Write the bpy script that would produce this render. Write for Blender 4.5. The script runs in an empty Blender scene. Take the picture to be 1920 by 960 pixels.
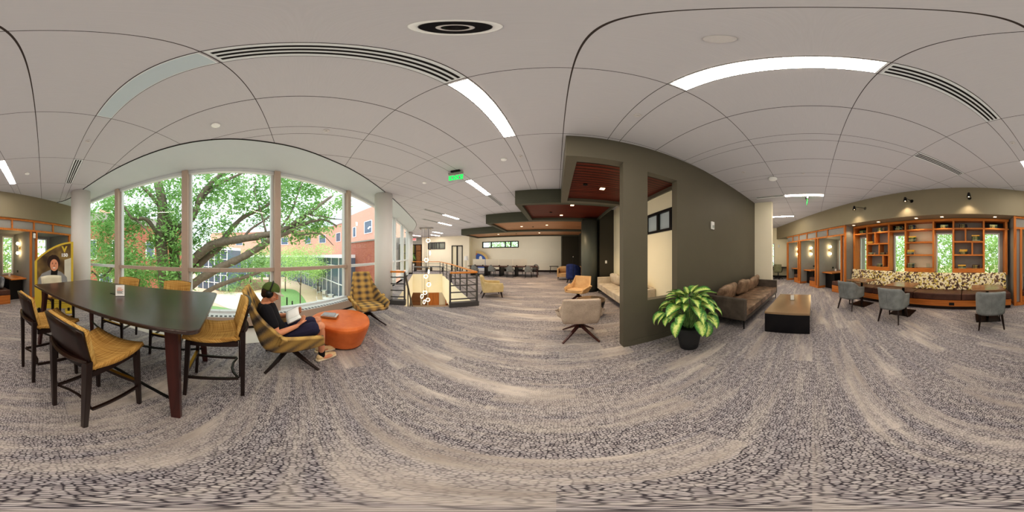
import bpy, bmesh, math, random
from mathutils import Vector, Matrix, geometry
PI = math.pi
R = math.radians
C = bpy.context.scene.collection
rnd = random.Random(7)
CEIL = 3.51
WA = R(35.5)                       # direction of the bookcase wall
WM = Matrix.Rotation(WA, 4, 'Z')   # local x = along that wall, local -y = outwards
SA = R(46.6)                       # direction of the stair opening
SM = Matrix.Translation((-3.1, 3.35, 0)) @ Matrix.Rotation(SA, 4, 'Z')
def wp(s, t, z=0): return WM @ Vector((s, -t, z))
def sp(g, e, z=0): return SM @ Vector((g, e, z))
V = Vector

# ------------------------------------------------------------------ mesh builder
class MB:
    def __init__(s, M=None): s.v = []; s.f = []; s.M = M
    def add(s, vs, fs):
        n = len(s.v)
        s.v += [tuple(s.M @ V(p)) if s.M else tuple(p) for p in vs]
        s.f += [tuple(i + n for i in f) for f in fs]
        return s
    def box(s, x0, x1, y0, y1, z0, z1, M=None):
        vs = [(x, y, z) for z in (z0, z1) for y in (y0, y1) for x in (x0, x1)]
        if M: vs = [tuple(M @ V(p)) for p in vs]
        return s.add(vs, [(0, 2, 3, 1), (4, 5, 7, 6), (0, 1, 5, 4), (2, 6, 7, 3), (0, 4, 6, 2), (1, 3, 7, 5)])
    def wbox(s, s0, s1, t0, t1, z0, z1): return s.box(s0, s1, -t1, -t0, z0, z1)
    def bar(s, p0, p1, w, h=None, w1=None, h1=None, up=(0, 0, 1)):
        p0, p1 = V(p0), V(p1); h = h or w; w1 = w1 or w; h1 = h1 or (h if w1 == w else w1)
        d = (p1 - p0).normalized(); u = V(up)
        if abs(d.dot(u)) > .98: u = V((0, 1, 0)) if abs(d.y) < .9 else V((1, 0, 0))
        a = d.cross(u).normalized(); b = a.cross(d).normalized()
        vs = [p + a * (i * ww / 2) + b * (j * hh / 2) for p, ww, hh in ((p0, w, h), (p1, w1, h1)) for i, j in ((-1, -1), (1, -1), (1, 1), (-1, 1))]
        return s.add(vs, [(3, 2, 1, 0), (4, 5, 6, 7), (0, 1, 5, 4), (1, 2, 6, 5), (2, 3, 7, 6), (3, 0, 4, 7)])
    def tube(s, pts, r, seg=8, closed=False, radii=None):
        pts = [V(p) for p in pts]; n = len(pts); vs = []; prev = None
        for i, p in enumerate(pts):
            a = pts[(i - 1) % n] if closed or i else p
            b = pts[(i + 1) % n] if closed or i < n - 1 else p
            d = (b - a).normalized()
            if prev is None:
                u = V((0, 0, 1)) if abs(d.z) < .9 else V((1, 0, 0))
                x = d.cross(u).normalized()
            else:
                x = (prev - d * prev.dot(d)).normalized()
            prev = x; y = d.cross(x); rr = radii[i] if radii else r
            vs += [p + (x * math.cos(2 * PI * k / seg) + y * math.sin(2 * PI * k / seg)) * rr for k in range(seg)]
        fs = []
        for i in range(n if closed else n - 1):
            j = (i + 1) % n
            fs += [(i * seg + k, i * seg + (k + 1) % seg, j * seg + (k + 1) % seg, j * seg + k) for k in range(seg)]
        if not closed: fs += [tuple(range(seg))[::-1], tuple((n - 1) * seg + k for k in range(seg))]
        return s.add(vs, fs)
    def lathe(s, prof, seg=24, c=(0, 0, 0), M=None, sx=1, sy=1):
        vs = []
        for r, z in prof:
            vs += [(c[0] + r * sx * math.cos(2 * PI * k / seg), c[1] + r * sy * math.sin(2 * PI * k / seg), c[2] + z) for k in range(seg)]
        if M: vs = [tuple(M @ V(p)) for p in vs]
        fs = [(i * seg + k, i * seg + (k + 1) % seg, (i + 1) * seg + (k + 1) % seg, (i + 1) * seg + k) for i in range(len(prof) - 1) for k in range(seg)]
        fs += [tuple(range(seg))[::-1], tuple((len(prof) - 1) * seg + k for k in range(seg))]
        return s.add(vs, fs)
    def prism(s, poly, z0, z1):
        n = len(poly)
        return s.add([(x, y, z0) for x, y in poly] + [(x, y, z1) for x, y in poly],
                     [tuple(range(n))[::-1], tuple(range(n, 2 * n))] + [(i, (i + 1) % n, n + (i + 1) % n, n + i) for i in range(n)])
    def poly(s, pts): return s.add(pts, [tuple(range(len(pts)))])
    def grid(s, fn, nu, nv, closeu=False):
        vs = [fn(i / nu, j / nv) for j in range(nv + 1) for i in range(nu if closeu else nu + 1)]
        w = nu if closeu else nu + 1
        return s.add(vs, [(j * w + i, j * w + (i + 1) % w, (j + 1) * w + (i + 1) % w, (j + 1) * w + i) for j in range(nv) for i in range(nu)])
    def ball(s, c, r, nu=16, nv=10, M=None):
        r = (r, r, r) if not hasattr(r, '__len__') else r
        def fn(u, v):
            a = 2 * PI * u; b = PI * (v - .5) * .998
            p = V((r[0] * math.cos(b) * math.cos(a), r[1] * math.cos(b) * math.sin(a), r[2] * math.sin(b)))
            if M: p = M @ p
            return V(c) + p
        return s.grid(fn, nu, nv, True)
    def build(s, name, mat, parent=None, smooth=False, bevel=0, seg=2, sub=0, solid=0, offs=0, kind=None, label=None):
        me = bpy.data.meshes.new(name); me.from_pydata(s.v, [], s.f); me.validate()
        if bevel or solid or sub or smooth:
            bm = bmesh.new(); bm.from_mesh(me); bmesh.ops.remove_doubles(bm, verts=bm.verts, dist=1e-5)
            bmesh.ops.recalc_face_normals(bm, faces=bm.faces); bm.to_mesh(me); bm.free()
        o = bpy.data.objects.new(name, me); C.objects.link(o)
        if mat: me.materials.append(mat)
        if parent: o.parent = parent
        if smooth: me.polygons.foreach_set('use_smooth', [True] * len(me.polygons))
        if solid:
            m = o.modifiers.new('solid', 'SOLIDIFY'); m.thickness = solid; m.offset = offs
        if bevel:
            m = o.modifiers.new('bevel', 'BEVEL'); m.width = bevel; m.segments = seg; m.limit_method = 'ANGLE'; m.angle_limit = R(40)
        if sub:
            m = o.modifiers.new('sub', 'SUBSURF'); m.levels = sub; m.render_levels = sub
        if kind: o['kind'] = kind
        if label: o['label'] = label
        return o
def thing(name, label, cat, loc=(0, 0, 0), rz=0, group=None):
    o = bpy.data.objects.new(name, None); C.objects.link(o); o.empty_display_size = .1
    o.location = loc; o.rotation_euler = (0, 0, rz); return tag(o, label, cat, group)
def tag(o, label, cat, group=None, kind=None):
    o['label'] = label; o['category'] = cat
    if group: o['group'] = group
    if kind: o['kind'] = kind
    return o
def struct(name, mb, mat, **k): return mb.build(name, mat, kind='structure', **k)
def kids(o): return [c for c in bpy.data.objects if c.parent == o]
def dup(root, loc, rz, label, group=None):
    r = root.copy(); C.objects.link(r); r.location = loc; r.rotation_euler = (0, 0, rz); r['label'] = label
    if group: r['group'] = group
    for ch in kids(root):
        c = ch.copy(); C.objects.link(c); c.parent = r
        for g in kids(ch):
            d = g.copy(); C.objects.link(d); d.parent = c
    return r
def face(fx, fy): return math.atan2(-fx, fy)      # rotation that turns +y to (fx, fy)
def rrect(w, h, r, n=5, bow=0):
    pts = []
    for cx, cy, a0 in ((w / 2 - r, h / 2 - r, 0), (-w / 2 + r, h / 2 - r, 90), (-w / 2 + r, -h / 2 + r, 180), (w / 2 - r, -h / 2 + r, 270)):
        pts += [(cx + r * math.cos(R(a0 + 90 * k / n)), cy + r * math.sin(R(a0 + 90 * k / n))) for k in range(n + 1)]
    return pts
def text(name, body, size, mat, parent, M, ext=.002, bold=0):
    cu = bpy.data.curves.new(name, 'FONT'); cu.body = body; cu.size = size; cu.extrude = ext; cu.align_x = 'CENTER'; cu.align_y = 'CENTER'; cu.offset = bold
    to = bpy.data.objects.new(name + ' curve', cu); C.objects.link(to)
    bpy.context.view_layer.update()
    me = bpy.data.meshes.new_from_object(to.evaluated_get(bpy.context.evaluated_depsgraph_get()))
    bpy.data.objects.remove(to); bpy.data.curves.remove(cu)
    me.transform(M); me.name = name; me.materials.clear(); me.materials.append(mat)
    o = bpy.data.objects.new(name, me); C.objects.link(o); o.parent = parent
    return o
UPX = Matrix(((1, 0, 0, 0), (0, 0, -1, 0), (0, 1, 0, 0), (0, 0, 0, 1)))   # text upright, read from -y

# ------------------------------------------------------------------ materials
class NT:
    def __init__(s, name):
        s.m = bpy.data.materials.new(name); s.m.use_nodes = True; s.t = s.m.node_tree; s.n = s.t.nodes
        s.b = s.n['Principled BSDF']; s.tc = s.n.new('ShaderNodeTexCoord')
    def link(s, a, b): s.t.links.new(a, b)
    def setin(s, sock, val):
        if hasattr(val, 'is_linked') or isinstance(val, bpy.types.NodeSocket): s.link(val, sock)
        else: sock.default_value = val
    def map(s, scale=(1, 1, 1), rot=(0, 0, 0), loc=(0, 0, 0), src='Object'):
        n = s.n.new('ShaderNodeMapping'); s.link(s.tc.outputs[src], n.inputs[0])
        n.inputs['Scale'].default_value = scale; n.inputs['Rotation'].default_value = rot; n.inputs['Location'].default_value = loc
        return n.outputs[0]
    def noise(s, vec, scale, detail=3, rough=.5, col=False, dist=0):
        n = s.n.new('ShaderNodeTexNoise'); s.link(vec, n.inputs['Vector']); n.inputs['Scale'].default_value = scale
        n.inputs['Detail'].default_value = detail; n.inputs['Roughness'].default_value = rough; n.inputs['Distortion'].default_value = dist
        return n.outputs['Color' if col else 'Fac']
    def voro(s, vec, scale, feature='F1', out='Distance', metric='EUCLIDEAN', rand=1, dim='3D'):
        n = s.n.new('ShaderNodeTexVoronoi'); s.link(vec, n.inputs['Vector']); n.feature = feature; n.voronoi_dimensions = dim; n.inputs['Scale'].default_value = scale
        if feature != 'DISTANCE_TO_EDGE': n.distance = metric
        n.inputs['Randomness'].default_value = rand
        return n.outputs[out]
    def math(s, op, a, b=0, c=0, clamp=False):
        n = s.n.new('ShaderNodeMath'); n.operation = op; n.use_clamp = clamp
        for i, x in enumerate((a, b, c)): s.setin(n.inputs[i], x)
        return n.outputs[0]
    def sep(s, vec):
        n = s.n.new('ShaderNodeSeparateXYZ'); s.link(vec, n.inputs[0]); return n.outputs
    def comb(s, x, y, z):
        n = s.n.new('ShaderNodeCombineXYZ')
        for i, q in enumerate((x, y, z)): s.setin(n.inputs[i], q)
        return n.outputs[0]
    def ramp(s, fac, stops, mode='LINEAR'):
        n = s.n.new('ShaderNodeValToRGB'); s.link(fac, n.inputs[0]); r = n.color_ramp; r.interpolation = mode
        while len(r.elements) < len(stops): r.elements.new(.5)
        for e, (p, c) in zip(r.elements, stops): e.position = p; e.color = (*c, 1) if hasattr(c, '__len__') else (c, c, c, 1)
        return n.outputs[0]
    def mix(s, fac, a, b, mode='MIX'):
        n = s.n.new('ShaderNodeMix'); n.data_type = 'RGBA'; n.blend_type = mode
        s.setin(n.inputs[0], fac)
        for i, x in ((6, a), (7, b)):
            if isinstance(x, tuple): x = (*x, 1) if len(x) == 3 else x
            s.setin(n.inputs[i], x)
        return n.outputs[2]
    def bump(s, h, strength=.3, dist=.01):
        n = s.n.new('ShaderNodeBump'); n.inputs['Strength'].default_value = strength; n.inputs['Distance'].default_value = dist
        s.link(h, n.inputs['Height']); s.link(n.outputs[0], s.b.inputs['Normal'])
    def done(s, col, rough=.6, metal=0, spec=None):
        if isinstance(col, tuple): col = (*col, 1) if len(col) == 3 else col
        s.setin(s.b.inputs['Base Color'], col); s.setin(s.b.inputs['Roughness'], rough); s.b.inputs['Metallic'].default_value = metal
        if spec is not None: s.b.inputs['Specular IOR Level'].default_value = spec
        return s.m
def srgb(r, g, b):
    f = lambda c: (c / 255 / 12.92) if c / 255 <= .04045 else ((c / 255 + .055) / 1.055) ** 2.4
    return (f(r), f(g), f(b))
def plain(name, col, rough=.5, metal=0, var=.12, scale=6, spec=None, bump=0):
    t = NT(name); n = t.noise(t.map(), scale, 4)
    c = t.mix(n, tuple(x * (1 - var) for x in col), tuple(min(1, x * (1 + var)) for x in col))
    if bump: t.bump(t.noise(t.map(), scale * 6, 3), bump)
    return t.done(c, rough, metal, spec)
def glow(name, col, strength, base=(.8, .8, .8)):
    t = NT(name); t.b.inputs['Emission Color'].default_value = (*col, 1); t.b.inputs['Emission Strength'].default_value = strength
    return t.done(base, .5)
def wood(name, a, b, rough=.35, axis=2, scale=9, stretch=.08, spec=None):
    t = NT(name); sc = [1, 1, 1]; sc[axis] = stretch
    n = t.noise(t.map(tuple(sc)), scale, 6, .6, dist=1.2)
    return t.done(t.ramp(n, [(.3, a), (.7, b)]), rough, 0, spec)
def fabric(name, a, b, scale=220, rough=.9, blotch=5):
    t = NT(name); v = t.map()
    n = t.math('ADD', t.math('MULTIPLY', t.noise(v, scale, 2), .55), t.math('MULTIPLY', t.noise(v, blotch, 3), .45))
    t.bump(t.noise(v, scale, 2), .25, .003)
    return t.done(t.ramp(n, [(.38, a), (.62, b)]), rough, 0, .2)
m_ = {}
def build_materials():
    m = m_
    # carpet: pale streaks running across, dark pebble cracks in between
    t = NT('carpet'); v = t.map()
    wob = t.noise(v, 12, 3, .5, True)
    vv = t.mix(.02, v, wob, 'ADD')
    edge = t.voro(vv, 54, 'DISTANCE_TO_EDGE', rand=.85, dim='2D')
    cell = t.voro(vv, 54, 'F1', 'Color', rand=.85, dim='2D')
    st = t.noise(t.map((.33, 1.5, 1)), 1.5, 6, .62)
    st2 = t.noise(t.map((.5, 5, 1), loc=(3, 7, 0)), 2.2, 4, .6)
    den = t.math('ADD', t.math('MULTIPLY', st, .62), t.math('MULTIPLY', st2, .38))
    X = t.sep(v); row = t.math('FLOOR', t.math('DIVIDE', X[1], .25)); colm = t.math('FLOOR', t.math('ADD', X[0], t.math('MULTIPLY', row, .37)))
    wn = t.n.new('ShaderNodeTexWhiteNoise'); wn.noise_dimensions = '2D'; t.link(t.comb(colm, row, 0), wn.inputs['Vector'])
    den = t.math('ADD', den, t.math('MULTIPLY', t.math('SUBTRACT', wn.outputs['Value'], .42), .17))
    amt = t.ramp(den, [(.36, 0.0), (.54, 1.0)])
    fine = t.noise(v, 160, 2)
    crack = t.ramp(t.math('ADD', edge, t.math('MULTIPLY', t.math('SUBTRACT', t.noise(v, 30, 3), .46), .55)), [(.05, 1.0), (.24, 0.0)])
    crack = t.math('MULTIPLY', crack, amt)
    base = t.ramp(st2, [(.32, srgb(204, 196, 190)), (.5, srgb(192, 184, 182)), (.68, srgb(180, 174, 176))])
    pale = t.ramp(t.noise(t.map((.4, 2.2, 1), loc=(9, 1, 0)), 2, 5, .65), [(.4, srgb(166, 154, 144)), (.62, srgb(210, 199, 188))])
    base = t.mix(amt, pale, base)
    base = t.mix(t.math('MULTIPLY', fine, .35), base, srgb(120, 112, 108))
    base = t.mix(t.math('MULTIPLY', t.math('MULTIPLY', t.ramp(t.sep(cell)[0], [(.55, 0.0), (.8, 1.0)]), amt), .4), base, srgb(110, 102, 104))
    c = t.mix(t.math('MULTIPLY', crack, .9), base, srgb(44, 40, 48))
    t.bump(fine, .4, .01)
    m['carpet'] = t.done(c, .95, 0, .1)
    # ceiling panels with thin dark joints on a regular grid
    t = NT('ceiling panels'); v = t.map(); X = t.sep(v)
    def ln(x, off, per, hw): return t.math('LESS_THAN', t.math('PINGPONG', t.math('SUBTRACT', x, off), per / 2), hw)
    P = 1.435
    L = [ln(X[0], .09, P, .0045), ln(X[0], .09 + P / 2 - .09, P, .0035), ln(X[0], .09 + P / 2 + .09, P, .0035), ln(X[1], -.38, 1.265, .0035)]
    k = L[0]
    for q in L[1:]: k = t.math('MAXIMUM', k, q)
    pc = t.mix(t.noise(t.map((1, 30, 1)), 6, 4), srgb(184, 180, 180), srgb(194, 190, 190))
    m['ceiling'] = t.done(t.mix(k, pc, srgb(70, 62, 58)), .85, 0, .2)
    m['soffit'] = plain('pale painted plasterboard', srgb(190, 194, 193), .8, var=.02)
    m['white_wall'] = plain('warm white paint', srgb(246, 236, 212), .75, var=.03, scale=2)
    m['cream_wall'] = plain('cream paint', srgb(240, 230, 200), .75, var=.03, scale=2)
    m['dark_wall'] = plain('dark olive grey paint', srgb(98, 93, 80), .55, var=.06, scale=3)
    m['soffit_wall'] = plain('taupe grey paint', srgb(138, 128, 106), .6, var=.05, scale=3)
    m['panel_gray'] = plain('blue grey fabric panel', srgb(150, 148, 142), .8, var=.06, scale=8)
    m['column'] = plain('light grey painted column', srgb(224, 220, 214), .5, var=.03, scale=2)
    m['frame_white'] = plain('white aluminium', srgb(220, 222, 220), .4, .1, var=.03)
    m['frame_tan'] = plain('warm grey aluminium', srgb(192, 172, 156), .4, .15, var=.04)
    m['black'] = plain('black', srgb(22, 21, 22), .45, var=.15)
    m['black_metal'] = plain('black metal', srgb(30, 29, 30), .35, .5, var=.1)
    m['gray_metal'] = plain('dark grey painted steel', srgb(92, 90, 90), .4, .4, var=.08)
    m['chrome'] = plain('brushed steel', srgb(190, 188, 184), .25, .9, var=.05)
    m['brass'] = plain('brass', srgb(196, 150, 70), .35, .8, var=.08)
    m['wood_dark'] = wood('dark espresso wood', srgb(24, 15, 13), srgb(46, 28, 23), .28)
    m['wood_leg'] = wood('dark red brown wood', srgb(48, 22, 20), srgb(84, 42, 36), .35)
    m['wood_top'] = wood('dark walnut table top', srgb(46, 34, 31), srgb(72, 54, 48), .24, 0, 10, .08, 1)
    m['wood_cherry'] = wood('orange cherry wood', srgb(172, 100, 44), srgb(212, 136, 68), .4)
    m['wood_cherry_h'] = wood('orange cherry wood across', srgb(172, 100, 44), srgb(212, 136, 68), .4, 0)
    m['wood_brown'] = wood('brown veneer', srgb(110, 72, 44), srgb(150, 104, 66), .3, 0)
    m['wood_rail'] = wood('honey oak handrail', srgb(196, 120, 50), srgb(222, 150, 76), .35, 0)
    # slatted wood ceiling; the paler copy has the light put into its colour
    for nm, a, b in (('slat_red', srgb(76, 28, 18), srgb(106, 44, 28)), ('slat_lit', srgb(168, 116, 76), srgb(196, 142, 100))):
        t = NT('wooden slat ceiling ' + nm.split('_')[1]); v = t.map(); y = t.sep(v)[1]
        gap = t.math('LESS_THAN', t.math('PINGPONG', y, .055), .014)
        col = t.ramp(t.noise(t.map((.15, 4, 1)), 4, 5), [(.3, a), (.7, b)])
        m[nm] = t.done(t.mix(gap, col, (.006, .004, .003)), .4)
    # upholstery
    t = NT('mustard and charcoal plaid'); v = t.map(); X = t.sep(v)
    q = t.math('SUBTRACT', X[2], X[1])
    wx = t.math('ABSOLUTE', t.math('SINE', t.math('MULTIPLY', X[0], 17)))
    wq = t.math('ABSOLUTE', t.math('SINE', t.math('ADD', t.math('MULTIPLY', q, 17), .6)))
    dk = t.math('ADD', t.math('MULTIPLY', t.math('POWER', wx, 3), .42), t.math('MULTIPLY', t.math('POWER', wq, 3), .42))
    n = t.noise(v, 240, 2)
    dk = t.math('ADD', t.math('MULTIPLY', t.math('ADD', dk, t.math('MULTIPLY', t.math('MULTIPLY', wx, wq), .22)), .85), t.math('MULTIPLY', t.math('SUBTRACT', n, .5), 1.1))
    col = t.ramp(dk, [(.0, srgb(202, 168, 104)), (.35, srgb(174, 142, 88)), (.65, srgb(122, 106, 86)), (.95, srgb(66, 62, 63))])
    t.bump(n, .3, .004); m['plaid'] = t.done(col, .9, 0, .15)
    t = NT('woven mustard upholstery'); v = t.map(); X = t.sep(v)
    a = t.noise(t.comb(t.math('MULTIPLY', X[0], 3), t.math('MULTIPLY', t.math('SUBTRACT', X[2], X[1]), 150), 0), 1, 2)
    b = t.noise(t.comb(t.math('MULTIPLY', X[0], 150), t.math('MULTIPLY', t.math('SUBTRACT', X[2], X[1]), 3), 5), 1, 2)
    col = t.ramp(t.math('MULTIPLY', t.math('ADD', a, b), .5), [(.34, srgb(128, 92, 50)), (.5, srgb(186, 144, 80)), (.64, srgb(210, 176, 112))])
    m['woven'] = t.done(col, .8, 0, .2)
    m['pale_woven'] = fabric('pale woven upholstery', srgb(196, 186, 160), srgb(220, 210, 186), 120)
    m['gray_fabric'] = fabric('mid grey tweed', srgb(112, 114, 112), srgb(152, 154, 150))
    m['light_fabric'] = fabric('light warm grey tweed', srgb(168, 150, 134), srgb(206, 188, 170), 160)
    m['tan_fabric'] = fabric('tan wool', srgb(186, 150, 108), srgb(214, 178, 134), 160)
    m['beige_fabric'] = fabric('beige tweed', srgb(180, 166, 146), srgb(214, 202, 182), 130)
    m['club_fabric'] = fabric('pale olive beige wool', srgb(190, 168, 122), srgb(216, 196, 152), 140)
    m['blue_fabric'] = fabric('navy blue wool', srgb(36, 46, 86), srgb(62, 74, 122), 140)
    m['pillow_fabric'] = fabric('grey figured cloth', srgb(96, 98, 104), srgb(168, 168, 168), 30)
    t = NT('camouflage patterned cloth'); v = t.map((1, .3, 1))
    cc = t.voro(v, 22, 'F1', 'Color', 'CHEBYCHEV'); k = t.sep(cc)[0]
    m['camo'] = t.done(t.ramp(k, [(0, srgb(232, 220, 186)), (.38, srgb(198, 176, 96)), (.55, srgb(122, 98, 84)), (.74, srgb(78, 62, 56)), (.9, srgb(224, 208, 168))], 'CONSTANT'), .85, 0, .2)
    def leather(nm, a, b, rough=.38):
        t = NT(nm); v = t.map(); n = t.noise(v, 4, 5, .6)
        t.bump(t.math('ADD', t.voro(v, 140), t.math('MULTIPLY', t.noise(v, 6, 4), 2)), .18, .01)
        return t.done(t.ramp(n, [(.3, a), (.7, b)]), rough)
    m['leather_brown'] = leather('weathered brown leather', srgb(92, 74, 60), srgb(166, 138, 114), .27)
    m['leather_dark'] = leather('dark grey brown leather', srgb(70, 62, 56), srgb(108, 98, 88), .34)
    m['leather_orange'] = leather('burnt orange leather', srgb(190, 92, 38), srgb(218, 122, 62), .36)
    m['leather_seat'] = leather('chocolate brown leather', srgb(66, 42, 34), srgb(98, 66, 54), .33)
    m['bronze_top'] = plain('polished bronze laminate', srgb(160, 134, 104), .15, .3, var=.1, scale=3)
    m['black_gloss'] = plain('black lacquer', srgb(14, 14, 18), .25, var=.2)
    m['white'] = plain('white plastic', srgb(232, 230, 224), .5, var=.02)
    m['paper'] = plain('white paper', srgb(238, 236, 230), .8, var=.03)
    m['orange_ink'] = plain('orange ink', srgb(222, 120, 50), .8)
    m['gray_ink'] = plain('grey ink', srgb(120, 118, 116), .8)
    m['speaker_gray'] = plain('pale grey grille', srgb(196, 190, 186), .6, var=.05, scale=120)
    m['blank_panel'] = plain('unlit light lens', srgb(186, 196, 198), .3, var=.02)
    m['pot'] = plain('matt charcoal planter', srgb(48, 48, 50), .6, var=.1, bump=.1)
    m['soil'] = plain('dark soil', srgb(46, 36, 28), .95, var=.4, scale=40)
    m['lamp_white'] = glow('ceiling light lens', (1, .88, .74), 32)
    m['lamp_far'] = glow('distant ceiling light lens', (1, .9, .8), 26)
    m['bulb'] = glow('frosted globe', (1, .74, .4), 22)
    m['ring_glow'] = glow('glowing acrylic ring', (1, .86, .62), 1.2)
    m['downlight'] = glow('downlight lens', (1, .72, .44), 2.5)
    m['exit_green'] = glow('green lit letters', (.01, .8, .12), .9, (.02, .5, .1))
    m['exit_red'] = glow('red lit letters', (.9, .06, .1), 1.0, (.5, .05, .05))
    # glass: clear, a little reflective
    def pane(nm, tint, refl=.06):
        t = NT(nm); tr = t.n.new('ShaderNodeBsdfTransparent'); tr.inputs[0].default_value = (*tint, 1)
        gl = t.n.new('ShaderNodeBsdfGlossy'); gl.inputs['Roughness'].default_value = .02
        mx = t.n.new('ShaderNodeMixShader'); lw = t.n.new('ShaderNodeLayerWeight'); lw.inputs[0].default_value = .25
        t.link(t.math('ADD', t.math('MULTIPLY', lw.outputs['Fresnel'], .5), refl * .3), mx.inputs[0])
        t.link(tr.outputs[0], mx.inputs[1]); t.link(gl.outputs[0], mx.inputs[2]); t.link(mx.outputs[0], t.n['Material Output'].inputs[0])
        return t.m
    m['glass'] = pane('window glass', (.97, .985, .975))
    m['acrylic'] = pane('clear acrylic', (.93, .96, .95), .2)
    m['frost'] = plain('frosted glass', srgb(226, 218, 200), .3, var=.02)
    # outdoors
    m['bark'] = plain('oak bark', srgb(112, 102, 90), .95, var=.45, scale=9, bump=.8)
    m['bark_thin'] = plain('grey twig bark', srgb(104, 94, 84), .95, var=.3, scale=9)
    def leaf(nm, a, b, c):
        t = NT(nm); n = t.noise(t.map(), 1.1, 3); n2 = t.noise(t.map(), 17, 2)
        col = t.ramp(t.math('ADD', t.math('MULTIPLY', n, .5), t.math('MULTIPLY', n2, .5)), [(.35, a), (.5, b), (.65, c)])
        t.done(col, .6, 0, .25); df = t.n.new('ShaderNodeBsdfTranslucent'); t.link(col, df.inputs[0])
        mx = t.n.new('ShaderNodeMixShader'); mx.inputs[0].default_value = .4
        t.link(t.b.outputs[0], mx.inputs[1]); t.link(df.outputs[0], mx.inputs[2]); t.link(mx.outputs[0], t.n['Material Output'].inputs[0])
        return t.m
    m['leaf_oak'] = leaf('oak leaves', srgb(90, 134, 70), srgb(130, 172, 102), srgb(178, 208, 148))
    m['leaf_pale'] = leaf('pale green leaves', srgb(128, 168, 90), srgb(170, 202, 126), srgb(210, 230, 172))
    m['leaf_mid'] = leaf('fresh green leaves', srgb(104, 146, 82), srgb(144, 182, 112), srgb(184, 212, 150))
    m['grass'] = plain('lawn grass', srgb(134, 168, 112), .95, var=.25, scale=5)
    m['path'] = plain('pale gravel path', srgb(214, 192, 166), .95, var=.08, scale=4)
    m['paving'] = plain('pale concrete paving', srgb(210, 204, 192), .9, var=.08, scale=3)
    m['mulch'] = plain('brown bark mulch', srgb(140, 112, 92), .95, var=.3, scale=12)
    def brick(nm, a, b, mortar):
        t = NT(nm); n = t.n.new('ShaderNodeTexBrick'); X = t.sep(t.map())
        t.link(t.comb(t.math('ADD', X[0], X[1]), X[2], 0), n.inputs[0])
        n.inputs['Color1'].default_value = (*a, 1); n.inputs['Color2'].default_value = (*b, 1); n.inputs['Mortar'].default_value = (*mortar, 1)
        n.inputs['Scale'].default_value = 3.2; n.inputs['Mortar Size'].default_value = .018
        return t.done(n.outputs[0], .9)
    m['brick'] = brick('red brick', srgb(150, 82, 66), srgb(166, 98, 80), srgb(186, 146, 130))
    m['brick_orange'] = brick('orange brick', srgb(204, 152, 132), srgb(212, 164, 146), srgb(214, 182, 166))
    m['window_dark'] = plain('dark window glass', srgb(96, 110, 128), .12, var=.2, scale=1)
    m['roof_metal'] = plain('pale standing seam roof', srgb(196, 206, 212), .5, .1, var=.05)
    m['mullion'] = plain('white mullion', srgb(232, 232, 236), .5, var=.02)
    m['stone'] = plain('grey stone', srgb(150, 146, 140), .9, var=.2, scale=8)
    # variegated leaf: cream centre, green blotched rim, driven by position across the leaf
    t = NT('variegated leaf'); at = t.n.new('ShaderNodeAttribute'); at.attribute_name = 'across'
    n = t.noise(t.map(), 38, 4, .65)
    e = t.math('ADD', t.math('ABSOLUTE', t.math('SUBTRACT', at.outputs['Fac'], .5)), t.math('MULTIPLY', t.math('SUBTRACT', n, .5), .75))
    col = t.ramp(e, [(.0, srgb(216, 222, 146)), (.17, srgb(186, 206, 112)), (.28, srgb(112, 156, 82)), (.46, srgb(58, 108, 56))])
    m['variegated'] = t.done(col, .38, 0, .4)
    # person
    m['skin'] = plain('skin', srgb(214, 150, 116), .55, var=.06, scale=8)
    m['hair'] = plain('dark brown hair', srgb(52, 34, 26), .6, var=.3, scale=60)
    m['shirt'] = plain('black cotton', srgb(26, 26, 32), .9, var=.25, scale=9)
    m['shorts'] = plain('navy cotton', srgb(44, 42, 66), .85, var=.25, scale=12)
    m['cap'] = plain('faded green cap cloth', srgb(84, 100, 52), .85, var=.3, scale=14)
    m['cap_brim'] = plain('pale cap brim cloth', srgb(196, 188, 172), .8, var=.06)
    m['shoe'] = plain('cream trainer mesh', srgb(222, 196, 152), .8, var=.1, scale=40)
    m['sole'] = plain('cream foam sole', srgb(236, 220, 190), .7, var=.05)
    m['sock'] = plain('black sock', srgb(24, 24, 26), .95)
build_materials()
# ------------------------------------------------------------------ the shell
m = m_
def catmull(P, n=8):
    P = [V(p) for p in P]; Q = [P[0] * 2 - P[1]] + P + [P[-1] * 2 - P[-2]]; out = []
    for i in range(1, len(Q) - 2):
        for k in range(n):
            t = k / n; a, b, c, d = Q[i - 1:i + 3]
            out.append(.5 * ((2 * b) + (c - a) * t + (2 * a - 5 * b + 4 * c - d) * t * t + (3 * b - a - 3 * c + d) * t ** 3))
    return out + [P[-1]]
GL = catmull([(-1.30, -6.7), (-1.66, -5.5), (-2.12, -4.2), (-2.77, -2.3), (-3.16, -1.38), (-3.68, -.40), (-4.65, 1.32), (-5.66, 2.72), (-7.43, 4.86), (-9.6, 7.2), (-11.6, 9.05)], 8)
ARC = catmull([(-.2, -6.05), (-.75, -5.55), (-1.10, -4.45), (-1.36, -3.36), (-1.53, -2.7), (-1.72, -1.99), (-1.88, -1.47), (-2.08, -.97), (-2.33, -.49), (-2.58, -.02), (-2.94, .55), (-3.26, 1.07), (-3.77, 1.81), (-4.70, 3.07), (-5.92, 4.6), (-7.41, 6.37), (-8.92, 7.57), (-10.2, 8.3), (-11.0, 8.2), (-11.6, 9.05)], 4)
def resample(pl, step):
    out = [pl[0]]; acc = 0
    for a, b in zip(pl, pl[1:]):
        L = (b - a).length; q = step - acc
        while q <= L: out.append(a.lerp(b, q / L)); q += step
        acc = (acc + L) % step
    return out
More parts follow.
